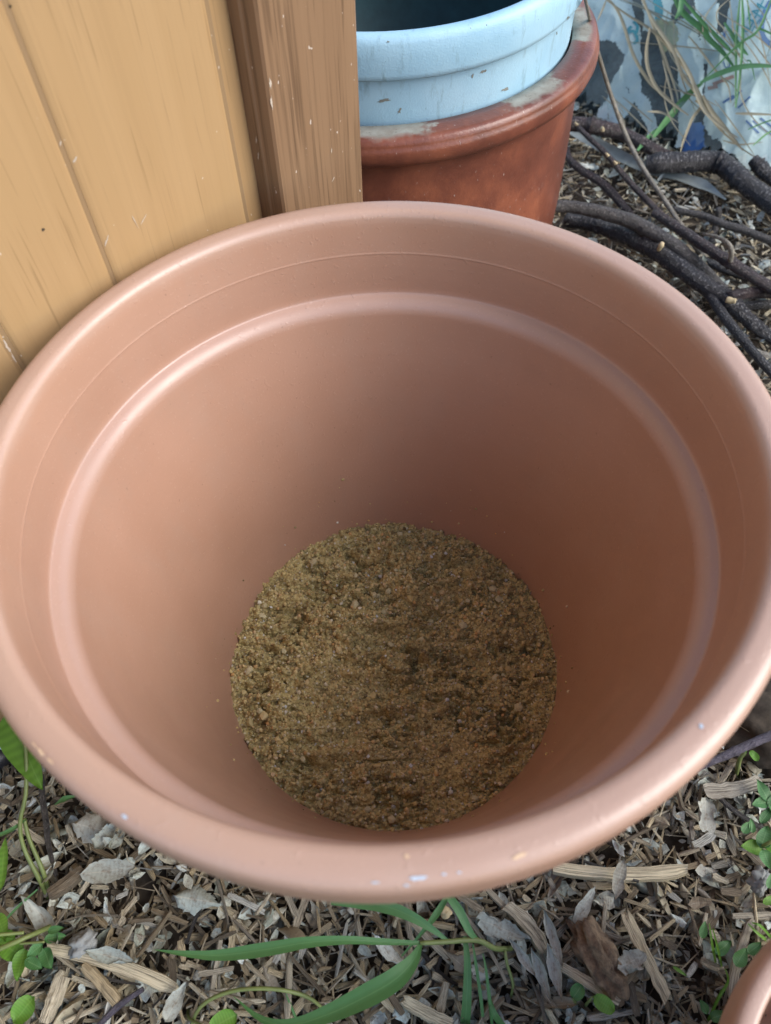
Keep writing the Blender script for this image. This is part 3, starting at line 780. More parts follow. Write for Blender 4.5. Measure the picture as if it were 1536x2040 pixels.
tag(bag, 'clear plastic bag wrapped over the crumpled sacks behind the branches', 'plastic bag')
fold = [at(1128, 258, .03), at(1165, 275, .028), at(1220, 305, .022), at(1285, 335, .02), at(1350, 352, .02), at(1400, 370, .02), at(1446, 398, .02)]
o = obj('bottom_fold', blade('bottom_fold', fold, [pxm(fold[0], 10), pxm(fold[1], 24), pxm(fold[2], 26), pxm(fold[3], 22), pxm(fold[4], 16), pxm(fold[5], 24), pxm(fold[6], 4)], 30, .3, (.3, -.7, .6)), m_plain('dusty_plastic', (.30, .33, .30), .4, .3, 50))
o.parent = bag

# ------------------------------------------------------------------ branches
def branch(name, pix, rpx, mat, label, cat='branch', n=30, seg=10, rough=.07, knots=(), group=None, cutends=''):
    P = [at(x, y, z) for x, y, z in pix]
    rad = [pxm(P[min(len(P) - 1, round(i / max(1, len(rpx) - 1) * (len(P) - 1)))], r) for i, r in enumerate(rpx)]
    o = obj(name, tube(name, P, rad, int(n * 1.8), seg + 2, rough, knots), MT[mat])
    tag(o, label, cat, group)
    for e in cutends:
        i, j = (0, 1) if e == '0' else (-1, -2)
        d = (P[i] - P[j]).normalized(); r = rad[i] * .82
        c = obj('cut_end', tube('cut_end', [P[i] - d * .002, P[i] + d * .0012], [r, r * .95], 1, 8), MT['cut'], o, False)
    return o
def stub(parent, pix, rpx, mat='cut', name='cut_stub', n=6):
    P = [at(*p) for p in pix]; obj(name, tube(name, P, [pxm(P[0], r) for r in rpx], n, 8, .1), MT[mat], parent)
G = 'cut branches piled beside the large pot'
b = branch('branch', [(1120, 247, .055), (1155, 248, .055), (1192, 254, .055), (1240, 266, .05), (1290, 292, .045), (1330, 312, .035), (1385, 330, .02)], [13, 14, 15, 13, 12, 12, 11], 'red', 'thick reddish brown branch resting against the glazed pot, behind the others', knots=((.28, .3), (.62, .18)), group=G)
stub(b, [(1199, 256, .066), (1201, 259, .073)], [4.5, 4], 'cut', 'knot')
b = branch('branch', [(1287, 328, .035), (1320, 324, .04), (1370, 322, .042), (1420, 322, .042), (1448, 332, .042), (1475, 358, .04), (1510, 385, .035), (1580, 435, .03)], [17, 20, 20, 20, 21, 20, 20, 20], 'dark', 'thickest black branch with a bend, cut end towards the clear bag', knots=((.48, .12), (.7, .1)), group=G)
b = branch('branch', [(1500, 318, .045), (1516, 335, .04), (1534, 352, .035), (1570, 372, .03)], [11, 15, 13, 14], 'dark', 'short black branch stub at the right edge above the bent branch', knots=((.2, .3),), group=G)
b = branch('twig', [(1148, 250, .075), (1175, 276, .07), (1212, 312, .06), (1250, 358, .045), (1290, 400, .035), (1315, 425, .03), (1345, 448, .02)], [5, 5, 5.5, 6, 6, 6, 6], 'red', 'thin red-brown twig with pale buds crossing below the reddish branch', 'twig', group=G)
for q in ((1150, 250, .077), (1212, 311, .066), (1228, 327, .061)): stub(b, [q, (q[0] - 5, q[1] - 6, q[2] + .002)], [3.5, 2], 'cut', 'bud')
branch('twig', [(1128, 296, .045), (1135, 318, .04), (1160, 340, .035), (1195, 362, .03), (1222, 388, .022), (1258, 430, .012)], [6, 7, 7.5, 8, 8, 7.5], 'red', 'short dark twig leaning against the foot of the glazed pot', 'twig', knots=((.3, .15), (.55, .12)), group=G, n=22)
b5 = branch('branch', [(1025, 440, .06), (1050, 424, .062), (1090, 413, .062), (1140, 412, .06), (1200, 424, .058), (1258, 441, .055), (1305, 466, .05), (1350, 495, .045), (1395, 535, .03), (1440, 580, .01)], [9, 10, 11, 12, 13, 14, 14, 14, 14, 13], 'grey', 'grey arched branch curving over the rim side of the pile', rough=.05, knots=((.62, .12),), group=G, n=40)
b6 = branch('branch', [(1130, 436, .015), (1180, 445, .022), (1245, 468, .03), (1305, 498, .035), (1350, 530, .035), (1400, 565, .035), (1450, 598, .032), (1490, 636, .025), (1530, 668, .02), (1590, 700, .015)], [14, 15, 17, 19, 19, 19, 19, 14, 13, 12], 'dark', 'thick rough black branch nearest the pot rim, with pale cut scars', rough=.09, knots=((.68, .15),), group=G, n=44)
stub(b6, [(1312, 498, .045), (1317, 489, .054), (1319, 484, .056)], [4, 5.5, 5]); stub(b6, [(1447, 597, .043), (1466, 600, .045)], [6.5, 5], 'cut', 'scar'); stub(b6, [(1452, 594, .04), (1500, 583, .035), (1580, 585, .03)], [13, 12, 11], 'red', 'side_shoot', 10)
b7 = branch('branch', [(1302, 424, .055), (1350, 454, .055), (1420, 501, .055), (1456, 524, .054), (1495, 549, .05), (1540, 577, .045), (1590, 610, .04)], [8, 10, 11, 12, 11, 11, 11], 'red', 'purplish straight branch with a curled dry shoot, lying over the grey one', knots=((.5, .2),), group=G, cutends='0', n=36)
stub(b7, [(1455, 520, .06), (1458, 500, .075), (1449, 484, .082), (1428, 472, .08), (1400, 466, .075)], [5, 5, 5, 4, 2.5], 'pale', 'dry_shoot', 14)
branch('stalk', [(1165, -5, .36), (1192, 108, .19), (1236, 243, .085), (1275, 325, .05), (1330, 408, .03), (1378, 480, .018), (1406, 512, .012)], [3.2, 3.8, 4.5, 4.8, 5, 5.2, 5], 'pale', 'long pale straight stalk leaning past the glazed pot over the pile', 'stalk', group=G, n=36)
branch('branch', [(1326, 408, .02), (1345, 418, .028), (1400, 430, .03), (1440, 446, .03), (1490, 462, .03), (1545, 484, .028)], [4, 6, 7, 8, 8, 8], 'grey', 'thin brown-grey branch running to the right edge below the bent branch', group=G)
branch('branch', [(1395, 515, .012), (1440, 535, .015), (1480, 549, .015), (1540, 575, .012)], [6, 9, 9, 8], 'dark', 'dark olive branch half hidden under the purplish branch', group=G, n=18)
branch('branch', [(1370, 545, .02), (1410, 585, .03), (1450, 640, .035), (1495, 695, .035), (1545, 750, .03), (1590, 800, .03)], [8, 9, 10, 10, 10, 10], 'dark', 'black branch tucked right against the rim of the large pot', group=G)
branch('branch', [(1478, 612, .02), (1510, 607, .022), (1580, 604, .02)], [9, 9, 9], 'dark', 'small black branch just below the red side shoot', group=G, n=12)
branch('twig', [(1432, 416, .04), (1429, 440, .02), (1420, 475, .008), (1412, 500, .006)], [6, 7, 6, 6], 'grey', 'short upright grey twig standing in the pile', 'twig', group=G, n=14)
b = branch('branch', [(1495, 705, .01), (1516, 708, .012), (1560, 722, .012)], [11, 10, 10], 'pale', 'pale broken piece of branch with a hollow end by the right edge', group=G, n=10)
branch('twig', [(1330, 1552, .05), (1378, 1535, .05), (1430, 1512, .052), (1488, 1486, .055), (1560, 1455, .06)], [7, 7.5, 8, 9, 9], 'purple', 'smooth purple-grey twig sticking out from under the pot at the right', 'twig', knots=((.66, .3),), n=28)

# ------------------------------------------------------------------ mulch: the uncountable layer
def occluded(x, y, z):                              # hidden by the large pot from the photograph's viewpoint
    p = np.array([x, y, z]); d = p - CAM
    for zz, rr in ((H, .222), (H - .07, .214), (.2, .178), (.1, .158)):
        t = (zz - CAM[2]) / d[2]; q = CAM + d * t
        if t < 1 and math.hypot(q[0], q[1]) < rr: return True
    return math.hypot(x, y) < .15
def visible(x, y, z=.01, m=25):
    a, b, d = proj((x, y, z))
    if not (-m < a < 1536 + m and -m < b < 2040 + m): return False
    if (b < 760 and a < 735): return False
    if occluded(x, y, z): return False
    if math.hypot(x - pot2.location.x, y - pot2.location.y) < .135: return False
    if math.hypot(x - PB.x, y - PB.y) < .22: return False
    return True
def blocked(x, y):
    s = (x - DP.x) * DU.x + (y - DP.y) * DU.y; dd = (x - DP.x) * DN.x + (y - DP.y) * DN.y
    return math.hypot(x, y) < .132 or math.hypot(x - PB.x, y - PB.y) < .20 or (dd < .012 and s < .51) or math.hypot(x - pot2.location.x, y - pot2.location.y) < .08
def mulch(n=37000):
    rnd = random.Random(5)
    V, F, UV, MI = [], [], [], []
    k = 0; base = 0
    lib = [chipgeo(1, 1, 1, rnd, 3, .6) for _ in range(14)]
    leaf = []
    for i in range(14):
        me = leafmesh('tmp', 1, 1, 'ovate' if i % 2 else 'lance', rnd.uniform(-.3, .4), rnd.uniform(-.5, .5), 1.0, rnd.choice([.45, .6, .8, 1]), 4, 3, rnd)
        u = np.empty(len(me.loops) * 2, np.float32); me.uv_layers[0].data.foreach_get('uv', u)
        vi = [l.vertex_index for l in me.loops]; uvv = np.zeros((len(me.vertices), 2)); uvv[vi] = u.reshape(-1, 2)
        leaf.append(([tuple(q.co) for q in me.vertices], [tuple(p.vertices) for p in me.polygons], uvv.tolist())); bpy.data.meshes.remove(me)
    tries = 0
    while k < n and tries < 200000:
        tries += 1
        if rnd.random() < .62: x, y = rnd.uniform(-.55, .6), rnd.uniform(-.48, .08)
        else: x, y = rnd.uniform(.1, .95), rnd.uniform(.0, 1.1)
        if blocked(x, y): continue
        if x > .3 and mound(np.array(x), np.array(y)) > .03: continue
        if (x - .355) ** 2 + (y + .03) ** 2 < .035 ** 2: continue       # bare soil at the right
        q_ = rnd.random(); isl = q_ < .24
        if isl:
            g = rnd.choice(leaf); L = rnd.uniform(.006, .022); S = (L, L * rnd.uniform(.35, .8), L * .6)
            t1, t2 = rnd.gauss(0, .5), rnd.gauss(0, .5)
        elif q_ < .64:
            g = rnd.choice(lib); L = rnd.uniform(.008, .034); S = (L, rnd.uniform(.0006, .0020), rnd.uniform(.0005, .0012)); t1, t2 = rnd.gauss(0, .6), rnd.gauss(0, .28)
        else:
            g = rnd.choice(lib); L = rnd.uniform(.005, .022); wv = rnd.uniform(.0014, .0050)
            S = (L, wv, rnd.uniform(.0012, .0028)); t1, t2 = rnd.gauss(0, .6), rnd.gauss(0, .3)
        z = rnd.uniform(-.003, .016)
        rot = Matrix.Rotation(rnd.uniform(0, 6.283), 3, 'Z') @ Matrix.Rotation(t2, 3, 'Y') @ Matrix.Rotation(t1, 3, 'X')
        A = np.array(rot) * np.array(S)[None, :]
        vv = np.array(g[0]) @ A.T + np.array([x, y, z])
        V.append(vv); F += [tuple(base + i for i in f) for f in g[1]]; UV.append(np.array(g[2])); MI += [1 if isl else 0] * len(g[1])
        base += len(vv); k += 1
    me = mesh('wood_chip_mulch', np.concatenate(V), F, np.concatenate(UV))
    me.materials.append(MT['chip']); me.materials.append(MT['dleaf'])
    me.polygons.foreach_set('material_index', MI)
    tag(obj('wood_chip_mulch', me, None, None, False), 'layer of fine broken wood chips and leaf crumbs covering the soil', 'mulch', None, 'stuff')
mulch()

# ------------------------------------------------------------------ loose pieces one could pick up
def lay(o, p, rz, tx=0., ty=0., s=None):
    o.location = p; o.rotation_euler = Matrix.to_euler(Matrix.Rotation(rz, 3, 'Z') @ Matrix.Rotation(ty, 3, 'Y') @ Matrix.Rotation(tx, 3, 'X'))
    if s: o.scale = s
rn = random.Random(21)
chip_me = []
for i in range(16):
    v, f, uv = chipgeo(1, 1, 1, rn, 5, .7); me = mesh('wood_chip', v, f, uv); me.materials.append(MT['chip']); chip_me.append(me)
leaf_me = []
for i in range(18):
    me = leafmesh('dead_leaf', 1, rn.uniform(.28, .6), rn.choice(['ovate', 'lance', 'lance']), rn.uniform(-.5, .8), rn.uniform(-.9, .9), rn.choice([.5, 1.0, 1.5]), rn.choice([.4, .5, .6, .75, 1, 1]), 9, 6, rn)
    me.materials.append(MT['dleaf']); leaf_me.append(me)
twig_me = []
for i in range(6):
    P = [(-.5, 0, 0), (-.2, rn.uniform(-.05, .05), rn.uniform(-.02, .03)), (.15, rn.uniform(-.06, .06), rn.uniform(-.02, .03)), (.5, rn.uniform(-.06, .06), 0)]
    me = tube('twig', P, [.022, .026, .022, .016], 10, 6, .12, ((.4, .25),)); me.materials.append(MT['grey'] if i % 2 else MT['pale']); twig_me.append(me)
CL = {'wood_chip': ('small weathered wood chip loose', 'wood chip', 'loose wood chips'),
      'dead_leaf': ('small dry dead leaf loose', 'dead leaf', 'loose dead leaves'),
      'twig': ('short thin broken twig loose', 'twig', 'loose broken twigs')}
def loose(kind, count, seed):
    r = random.Random(seed); k = 0; tries = 0
    while k < count and tries < 40000:
        tries += 1
        if r.random() < .76: px, py = r.uniform(-15, 1550), r.uniform(1430, 2060)
        else: px, py = r.uniform(1110, 1550), r.uniform(300, 800)
        z = r.uniform(.010, .020); p = at(px, py, z)
        if not visible(p.x, p.y, z) or blocked(p.x, p.y): continue
        if p.x > .3 and mound(np.array(p.x), np.array(p.y)) > .02: continue
        if (p.x - .355) ** 2 + (p.y + .03) ** 2 < .035 ** 2: continue
        if kind == 'wood_chip':
            L = r.choice([r.uniform(.014, .026), r.uniform(.02, .046)]); me = r.choice(chip_me); s = (L, r.choice([r.uniform(.0014, .003), r.uniform(.0026, .0056)]), r.uniform(.0014, .0034)); a, b_ = r.gauss(0, .5), r.gauss(0, .2)
        elif kind == 'dead_leaf':
            L = r.uniform(.014, .036); me = r.choice(leaf_me); s = (L, L * r.uniform(.6, 1), L * r.uniform(.6, 1.2)); a, b_ = r.gauss(0, .5), r.gauss(0, .35)
        else:
            L = r.uniform(.03, .07); me = r.choice(twig_me); s = (L, L * .9, L * .9); a, b_ = 0, r.gauss(0, .12)
        o = obj(kind, me, None, None, kind != 'wood_chip'); lay(o, p, r.uniform(0, 6.283), a, b_, s); 
        wh = ('under the branches beside the pot' if py < 900 else 'at the lower left near the weeds' if px < 330 else 'around the broad grass blades' if px < 1000 else 'below the right side of the rim' if py < 1800 else 'near the small pot at the lower right')
        tag(o, CL[kind][0] + ' ' + wh, CL[kind][1], CL[kind][2] + ' ' + wh); k += 1
loose('dead_leaf', 130, 33); loose('wood_chip', 290, 31); loose('twig', 34, 35)

# pieces that stand out in the photograph
def stick(name, p0, p1, wpx, tpx, label, cat, mat='chip', seed=0, fray=.7):
    r = random.Random(seed); A, B = at(*p0), at(*p1); d = B - A
    v, f, uv = chipgeo(d.length, pxm(A, wpx), pxm(A, tpx), r, 10, fray)
    o = obj(name, mesh(name, v, f, uv), MT[mat], None, False)
    o.location = (A + B) / 2; o.rotation_euler = d.to_track_quat('X', 'Z').to_euler(); return tag(o, label, cat)
stick('stick', (1100, 1727, .024), (1372, 1731, .024), 26, 16, 'long grey split stick lying level below the pot rim', 'stick', 'chip', 3, .2)
stick('wood_splinter', (1243, 1815, .026), (1332, 1995, .024), 20, 12, 'long pale tan wood splinter pointing down to the small pot', 'wood splinter', 'chip', 12, .6)
stick('wood_splinter', (95, 1888, .024), (352, 1968, .022), 26, 12, 'long brown wood strip at the lower left, under the pale leaf', 'wood splinter', 'chip', 24, .5)
stick('wood_splinter', (165, 1922, .024), (240, 2004, .022), 20, 14, 'straight tan wood splinter beside the brown strip at lower left', 'wood splinter', 'chip', 33, .3)
stick('wood_splinter', (88, 2040, .026), (128, 1935, .024), 26, 12, 'pale frayed wood strip near the bottom left corner', 'wood splinter', 'chip', 41, .9)
stick('wood_splinter', (1000, 1800, .024), (1082, 1892, .022), 24, 14, 'frayed tan wood strip left of the grey curled leaves', 'wood splinter', 'chip', 52, .9)
stick('wood_splinter', (1108, 1920, .026), (1232, 1995, .024), 22, 14, 'tan splinter below the bark lump', 'wood splinter', 'chip', 61, .8)
stick('wood_splinter', (96, 1782, .026), (165, 1730, .024), 26, 20, 'stout brown wood chip left of the blue-grey leaf', 'wood splinter', 'chip', 71, .3)
stick('wood_splinter', (1400, 1578, .024), (1518, 1556, .024), 24, 14, 'pale wood splinter under the purple-grey twig', 'wood splinter', 'chip', 82, .6)
stick('wood_splinter', (1455, 1990, .022), (1500, 1830, .024), 16, 10, 'thin tan splinter above the small pot', 'wood splinter', 'chip', 95, .6)
stick('wood_splinter', (800, 1990, .02), (900, 2042, .02), 20, 12, 'tan curved wood strip at the bottom beside the grass stems', 'wood splinter', 'chip', 99, .8)
stick('wood_splinter', (830, 1735, .02), (1010, 1960, .022), 7, 6, 'very thin straw stick crossing the grass stems', 'wood splinter', 'chip', 103, .2)
branch('twig', [(195, 2045, .02), (235, 2005, .024), (285, 1970, .028)], [6, 6.5, 5], 'purple', 'grey-violet twig near the bottom left, pointing up right', 'twig', n=12)
branch('twig', [(82, 1545, .03), (85, 1590, .03), (92, 1640, .028), (96, 1680, .024), (112, 1745, .02)], [6, 6, 6, 5, 4], 'grey', 'thin brown twig hanging below the green pointed leaf', 'twig', n=16)
branch('twig', [(1425, 1582, .022), (1470, 1620, .024), (1536, 1660, .02)], [5, 5, 5], 'grey', 'thin dark twig below the pale splinter at the right', 'twig', n=12)
# bark lump
def lump(name, px, py, z, sx, sy, sz, rz, mat, label, cat, amp=.22, seed=2, sub=4):
    bm = bmesh.new(); bmesh.ops.create_icosphere(bm, subdivisions=sub, radius=1)
    c = np.array([q.co for q in bm.verts])
    k = 1 + amp * (fbm(c[:, 0] * 2.2 + 8, c[:, 1] * 4 + 8 + c[:, 2] * 3, 4, seed) - .45) * 3
    for q, kk in zip(bm.verts, k): q.co = Vector((q.co.x * sx, q.co.y * sy, q.co.z * sz)) * float(kk)
    me = bpy.data.meshes.new(name); bm.to_mesh(me); bm.free()
    o = obj(name, me, MT[mat]); o.location = at(px, py, z); o.rotation_euler = (0, 0, rz); return tag(o, label, cat)
MT['barkl'] = m_bark('rough_brown_bark', (.15, .092, .05), (.40, .28, .165), (.46, .36, .24), .9, .62)
lump('bark_piece', 1195, 1910, .020, .027, .014, .016, R(-66), 'barkl', 'rounded lump of rough brown bark above the tan splinter', 'bark', .35, 2)
lump('soil_clod', 1542, 1465, .008, .040, .055, .022, .4, 'soil', 'crumbly dark soil clod at the right edge under the twig', 'soil', .45, 6)
lump('stone', 888, 1818, .022, .0045, .004, .004, 0, 'cut', 'tiny yellow-brown nut-like lump beside the grass blade', 'stone', .3, 8, 3)
# leaves that stand out
def dleaf(px, py, z, L, wr, ang, label, shape='ovate', mat='hleaf', curl=.2, cup=.2, rag=.4, cut=1., tx=0., ty=0., seed=1, name='dead_leaf', cat='dead leaf', group=None):
    p = at(px, py, z); q = at(px + L * math.cos(ang), py - L * math.sin(ang), z)
    d = q - p; me = leafmesh(name, d.length, d.length * wr, shape, curl, cup, rag * 1.6 + .3, cut, 16, 6, random.Random(seed))
    o = obj(name, me, MT[mat]); lay(o, p, math.atan2(d.y, d.x), tx, ty); return tag(o, label, cat, group)
dleaf(165, 1742, .028, 112, .45, R(8), 'large blue-grey dead leaf with an eaten hole in its upper edge', rag=.5, cup=.15, seed=4)
dleaf(148, 1640, .03, 88, .62, R(-14), 'pale grey crumpled dead leaf below the left rim of the pot', rag=1, cup=-.3, seed=5, tx=.2)
dleaf(192, 1690, .033, 66, .75, R(48), 'pale folded dead leaf half on the crumpled one under the rim', rag=.8, cup=.5, seed=6)
dleaf(55, 1790, .024, 120, .28, R(-52), 'curled twisted grey leaf edge left of the white crumbs', 'lance', curl=.7, cup=.8, rag=.3, seed=7)
dleaf(172, 1895, .028, 102, .3, R(-12), 'pale slim dead leaf lying on the brown strip', 'lance', rag=.4, cup=.3, seed=8)
dleaf(350, 1785, .028, 86, .6, R(-10), 'crumpled grey-brown dead leaf below the pot rim, left of the grass blades', rag=1, cup=-.6, seed=9)
for (x, y, L, a, s, t) in [(1085, 1815, 118, R(-72), 11, 'grey curled dead leaf, uppermost of the clustered long leaves'), (1015, 1868, 92, R(-55), 12, 'grey curled dead leaf, leftmost of the clustered long leaves'),
                           (1060, 1890, 112, R(-70), 13, 'grey curled dead leaf, lowest of the clustered long leaves'), (1092, 1880, 118, R(-76), 14, 'grey curled dead leaf, rightmost of the clustered long leaves')]:
    dleaf(x, y, .028, L, .26, a, t, 'lance', curl=.25, cup=.7, rag=.3, seed=s, tx=.25)
dleaf(950, 1830, .026, 108, .45, R(-22), 'broad pale dead leaf torn along one side, right of the grass leaves', rag=1., seed=15)
dleaf(1225, 1790, .032, 80, .4, R(80), 'pale upright dead leaf with a dark midrib on the grey stick', 'lance', curl=.1, rag=.4, seed=16, ty=-.25)
dleaf(1405, 1590, .03, 90, .5, R(-88), 'square-ended beige dead leaf below the right rim', rag=.4, cut=.75, seed=17)
dleaf(1230, 1930, .03, 62, .8, R(28), 'pale silvery dead leaf beside the bark lump', rag=1, seed=18)
dleaf(1385, 1735, .03, 44, .55, R(0), 'small bluish white leaf scrap at the end of the grey stick', rag=1, seed=19)
dleaf(330, 2035, .03, 90, .5, R(62), 'tan dead leaf with a pale midrib at the bottom left of centre', rag=.4, seed=20)
# white crumbs
MT['crumb'] = m_plain('white_crumb', (.25, .26, .25), .95, .15, 150, .6)
lump('plaster_crumb', 165, 1880, .026, .011, .008, .006, .3, 'crumb', 'crumbly whitish lump near the lower left weed', 'crumb', .4, 12)
lump('plaster_crumb', 1516, 1752, .024, .009, .006, .005, .8, 'crumb', 'small white crumbly lump at the right edge', 'crumb', .7, 14)
# the mulch's own charcoal-dark strip by the door
o = obj('plastic_strip', tube('plastic_strip', [at(-60, 1545, .02), at(-20, 1515, .022), at(6, 1498, .02), at(20, 1480, .012)], [.012, .013, .012, .008], 10, 8, .02), MT['black'])
tag(o, 'black plastic strip at the foot of the door, left edge', 'plastic strip')
o2 = obj('edge_line', tube('edge_line', [at(-30, 1478, .036), at(-5, 1487, .036), at(12, 1497, .034)], [.0009] * 3, 6, 5), MT['mark'], o)

# ------------------------------------------------------------------ green plants
def plant(name, label, cat, px, py, group=None):
    e = empty(name, at(px, py, .0)); bpy.context.view_layer.update(); return tag(e, label, cat, group)
def gblade(root, pix, wpx, mat='grass', fold=.3, n=26, name='blade', tw=0., nrm=(0, 0, 1)):
    P = [at(*p) for p in pix]; ws = [pxm(P[0], q) for q in wpx]
    return under(obj(name, blade(name, P, ws, n, fold, nrm, tw), MT[mat]), root)
def gstem(root, pix, rpx, mat='stem', name='stem', n=20):
    P = [at(*p) for p in pix]; return under(obj(name, tube(name, P, [pxm(P[0], q) for q in rpx], n, 7), MT[mat]), root)
def gleaf(root, px, py, z, L, wr, ang, mat, shape='ovate', curl=-.2, cup=.3, tx=0., ty=0., seed=1, name='leaf'):
    p = at(px, py, z); q = at(px + L * math.cos(ang), py - L * math.sin(ang), z); d = q - p
    o = obj(name, leafmesh(name, d.length, d.length * wr * (.78 if shape == 'ovate' else .9), shape, curl, cup, .12, 1, 12, 6, random.Random(seed)), MT[mat])
    o.matrix_world = Matrix.Translation(p) @ Matrix.Rotation(math.atan2(d.y, d.x), 4, 'Z') @ Matrix.Rotation(ty, 4, 'Y') @ Matrix.Rotation(tx, 4, 'X')
    return under(o, root)
gp = plant('grass_plant', 'broad-bladed grass plant sprawling across the mulch in front of the pot', 'grass plant', 1020, 1890)
gstem(gp, [(1030, 1888, .0), (1010, 1890, .025), (985, 1889, .04), (950, 1873, .05), (890, 1876, .058), (836, 1879, .062)], [5, 5, 5, 5, 4.5, 4])
gblade(gp, [(840, 1879, .062), (760, 1876, .066), (690, 1873, .068), (610, 1878, .066), (540, 1890, .06), (440, 1903, .05), (370, 1900, .045), (308, 1892, .04)], [7, 12, 14, 18, 24, 26, 18, 10, 1])
gblade(gp, [(838, 1881, .062), (822, 1915, .068), (785, 1953, .07), (720, 1990, .066), (650, 2022, .058), (580, 2042, .05), (520, 2030, .042), (465, 1985, .035)], [7, 22, 38, 42, 36, 26, 18, 10, 1], tw=.25)
gblade(gp, [(892, 1874, .058), (862, 1852, .06), (820, 1826, .06), (770, 1806, .056), (720, 1798, .05), (660, 1795, .045)], [6, 12, 20, 26, 24, 14], tw=-.3)
gblade(gp, [(951, 1872, .05), (935, 1855, .056), (915, 1815, .06), (890, 1780, .06), (870, 1750, .055)], [6, 14, 18, 14, 10])
gblade(gp, [(800, 1905, .03), (835, 1865, .045), (870, 1820, .05), (900, 1770, .05)], [3, 6, 14, 8], name='leaf_sheath')
gp2 = plant('grass_plant', 'upright thin grass shoots at the bottom, under the broad blades', 'grass plant', 930, 2040)
gblade(gp2, [(925, 2060, .004), (930, 1990, .03), (931, 1920, .042), (926, 1865, .045)], [20, 18, 14, 8])
gblade(gp2, [(965, 2060, .004), (958, 1990, .03), (948, 1920, .042), (942, 1880, .044)], [5, 7, 6, 3])
gblade(gp2, [(982, 2060, .004), (975, 1990, .035), (968, 1930, .045), (962, 1900, .045)], [5, 7, 5, 2])
gblade(gp2, [(1005, 2050, .012), (985, 2020, .03), (975, 1985, .03)], [14, 12, 3])
gstem(gp2, [(1018, 1985, .006), (1022, 1960, .02), (1010, 1920, .03), (1006, 1895, .035)], [3, 3, 3, 3], n=12)
gstem(gp2, [(375, 2060, .01), (400, 2005, .03), (460, 1975, .04), (540, 1970, .045), (610, 1985, .035), (650, 2015, .02)], [3.5, 4, 4, 4, 4, 3], name='runner')
gblade(gp2, [(595, 2040, .01), (580, 2005, .02), (570, 1980, .028)], [5, 5, 2])
pl = plant('leafy_weed', 'bright green pointed leaf hanging beside the door at the left of the pot', 'weed', 70, 1780)
gleaf(pl, 14, 1418, .09, 162, .48, R(-68), 'bright', 'ovate', -.15, .25, .1, .12, 3)
gstem(pl, [(100, 1795, .004), (75, 1745, .03), (48, 1690, .045), (40, 1640, .06), (52, 1575, .075), (50, 1480, .09), (30, 1430, .095)], [4.5, 4.5, 4, 4, 4, 3.5, 3])
gstem(pl, [(102, 1790, .004), (85, 1735, .03), (58, 1670, .045), (48, 1630, .055)], [4.5, 4.5, 4, 4])
gblade(pl, [(52, 1632, .055), (25, 1652, .058), (-20, 1672, .055)], [4, 9, 8])
gblade(pl, [(108, 1604, .03), (128, 1592, .035), (150, 1586, .035)], [1, 12, 4])
pl = plant('leafy_weed', 'low bright weed with yellowing leaf at the lower left edge', 'weed', 60, 1905)
for i, (x, y, L, wr, a, m) in enumerate([(46, 1905, 62, .75, R(150), 'bright'), (48, 1890, 66, .8, R(-100), 'bright'), (85, 1880, 42, .85, R(-140), 'weed'), (88, 1872, 44, .6, R(12), 'weed'), (86, 1890, 46, .85, R(-65), 'weed'), (50, 1912, 38, .7, R(-28), 'weed'), (-5, 1820, 60, .6, R(-70), 'bright'), (0, 1775, 110, .3, R(85), 'bright'), (95, 1855, 36, .55, R(10), 'weed'), (30, 1870, 36, .7, R(160), 'bright')]):
    gleaf(pl, x, y, .034 + .004 * (i % 3), L, wr, a, m, 'ovate', -.2, .25, random.uniform(-.25, .25), random.uniform(-.2, .1), i + 40)
gstem(pl, [(100, 1846, .03), (50, 1868, .045), (0, 1890, .045), (-30, 1903, .04)], [5, 5, 5, 4]); gstem(pl, [(48, 1858, .045), (0, 1862, .05), (-25, 1866, .05)], [3.5, 3.5, 3])
gstem(pl, [(40, 1880, .045), (88, 1876, .05)], [2.5, 2.5]); gblade(pl, [(-20, 1865, .02), (35, 1808, .03), (75, 1772, .034)], [4, 6, 3])
pl = plant('leafy_weed', 'single round green leaf in the bottom left corner', 'weed', 50, 2030)
gleaf(pl, 28, 2036, .03, 66, .95, R(50), 'bright', 'round', -.2, .3, .1, -.1, 61); gstem(pl, [(40, 2060, .0), (34, 2040, .02), (28, 2036, .03)], [3, 3, 2.5], n=6)
pl = plant('leafy_weed', 'round bright green leaf at the bottom edge, right of the tan leaf', 'weed', 440, 2050)
gleaf(pl, 418, 2050, .035, 64, .75, R(28), 'bright', 'round', -.2, .25, .1, -.15, 62); gstem(pl, [(375, 2010, .0), (378, 2030, .02), (418, 2050, .035)], [3, 3, 2.5], n=8)
pl = plant('leafy_weed', 'dark green weed with pale veins at the right edge below the twig', 'weed', 1525, 1600)
for i, (x, y, L, wr, a) in enumerate([(1532, 1598, 52, .72, R(120)), (1530, 1598, 34, .8, R(190)), (1528, 1604, 60, .6, R(15)), (1532, 1600, 34, .6, R(-60))]): gleaf(pl, x, y, .035, L, wr, a, 'weed', 'ovate', -.15, .2, random.uniform(-.2, .2), -.1, 70 + i)
pl = plant('leafy_weed', 'small green clover-like weed at the right edge, level with the grey stick', 'weed', 1510, 1680)
for i, (x, y, L, wr, a) in enumerate([(1520, 1690, 46, .85, R(175)), (1516, 1690, 46, .8, R(75)), (1520, 1692, 44, .9, R(-70)), (1524, 1690, 50, .8, R(20)), (1515, 1640, 38, .55, R(55)), (1480, 1660, 26, .8, R(60)), (1520, 1800, 30, .6, R(30)), (1530, 1770, 30, .6, R(80)), (1500, 1660, 30, .6, R(100))]): gleaf(pl, x, y, .03 + .003 * (i % 3), L, wr, a, 'weed' if i % 3 else 'bright', 'ovate', -.2, .25, random.uniform(-.2, .2), -.1, 80 + i)
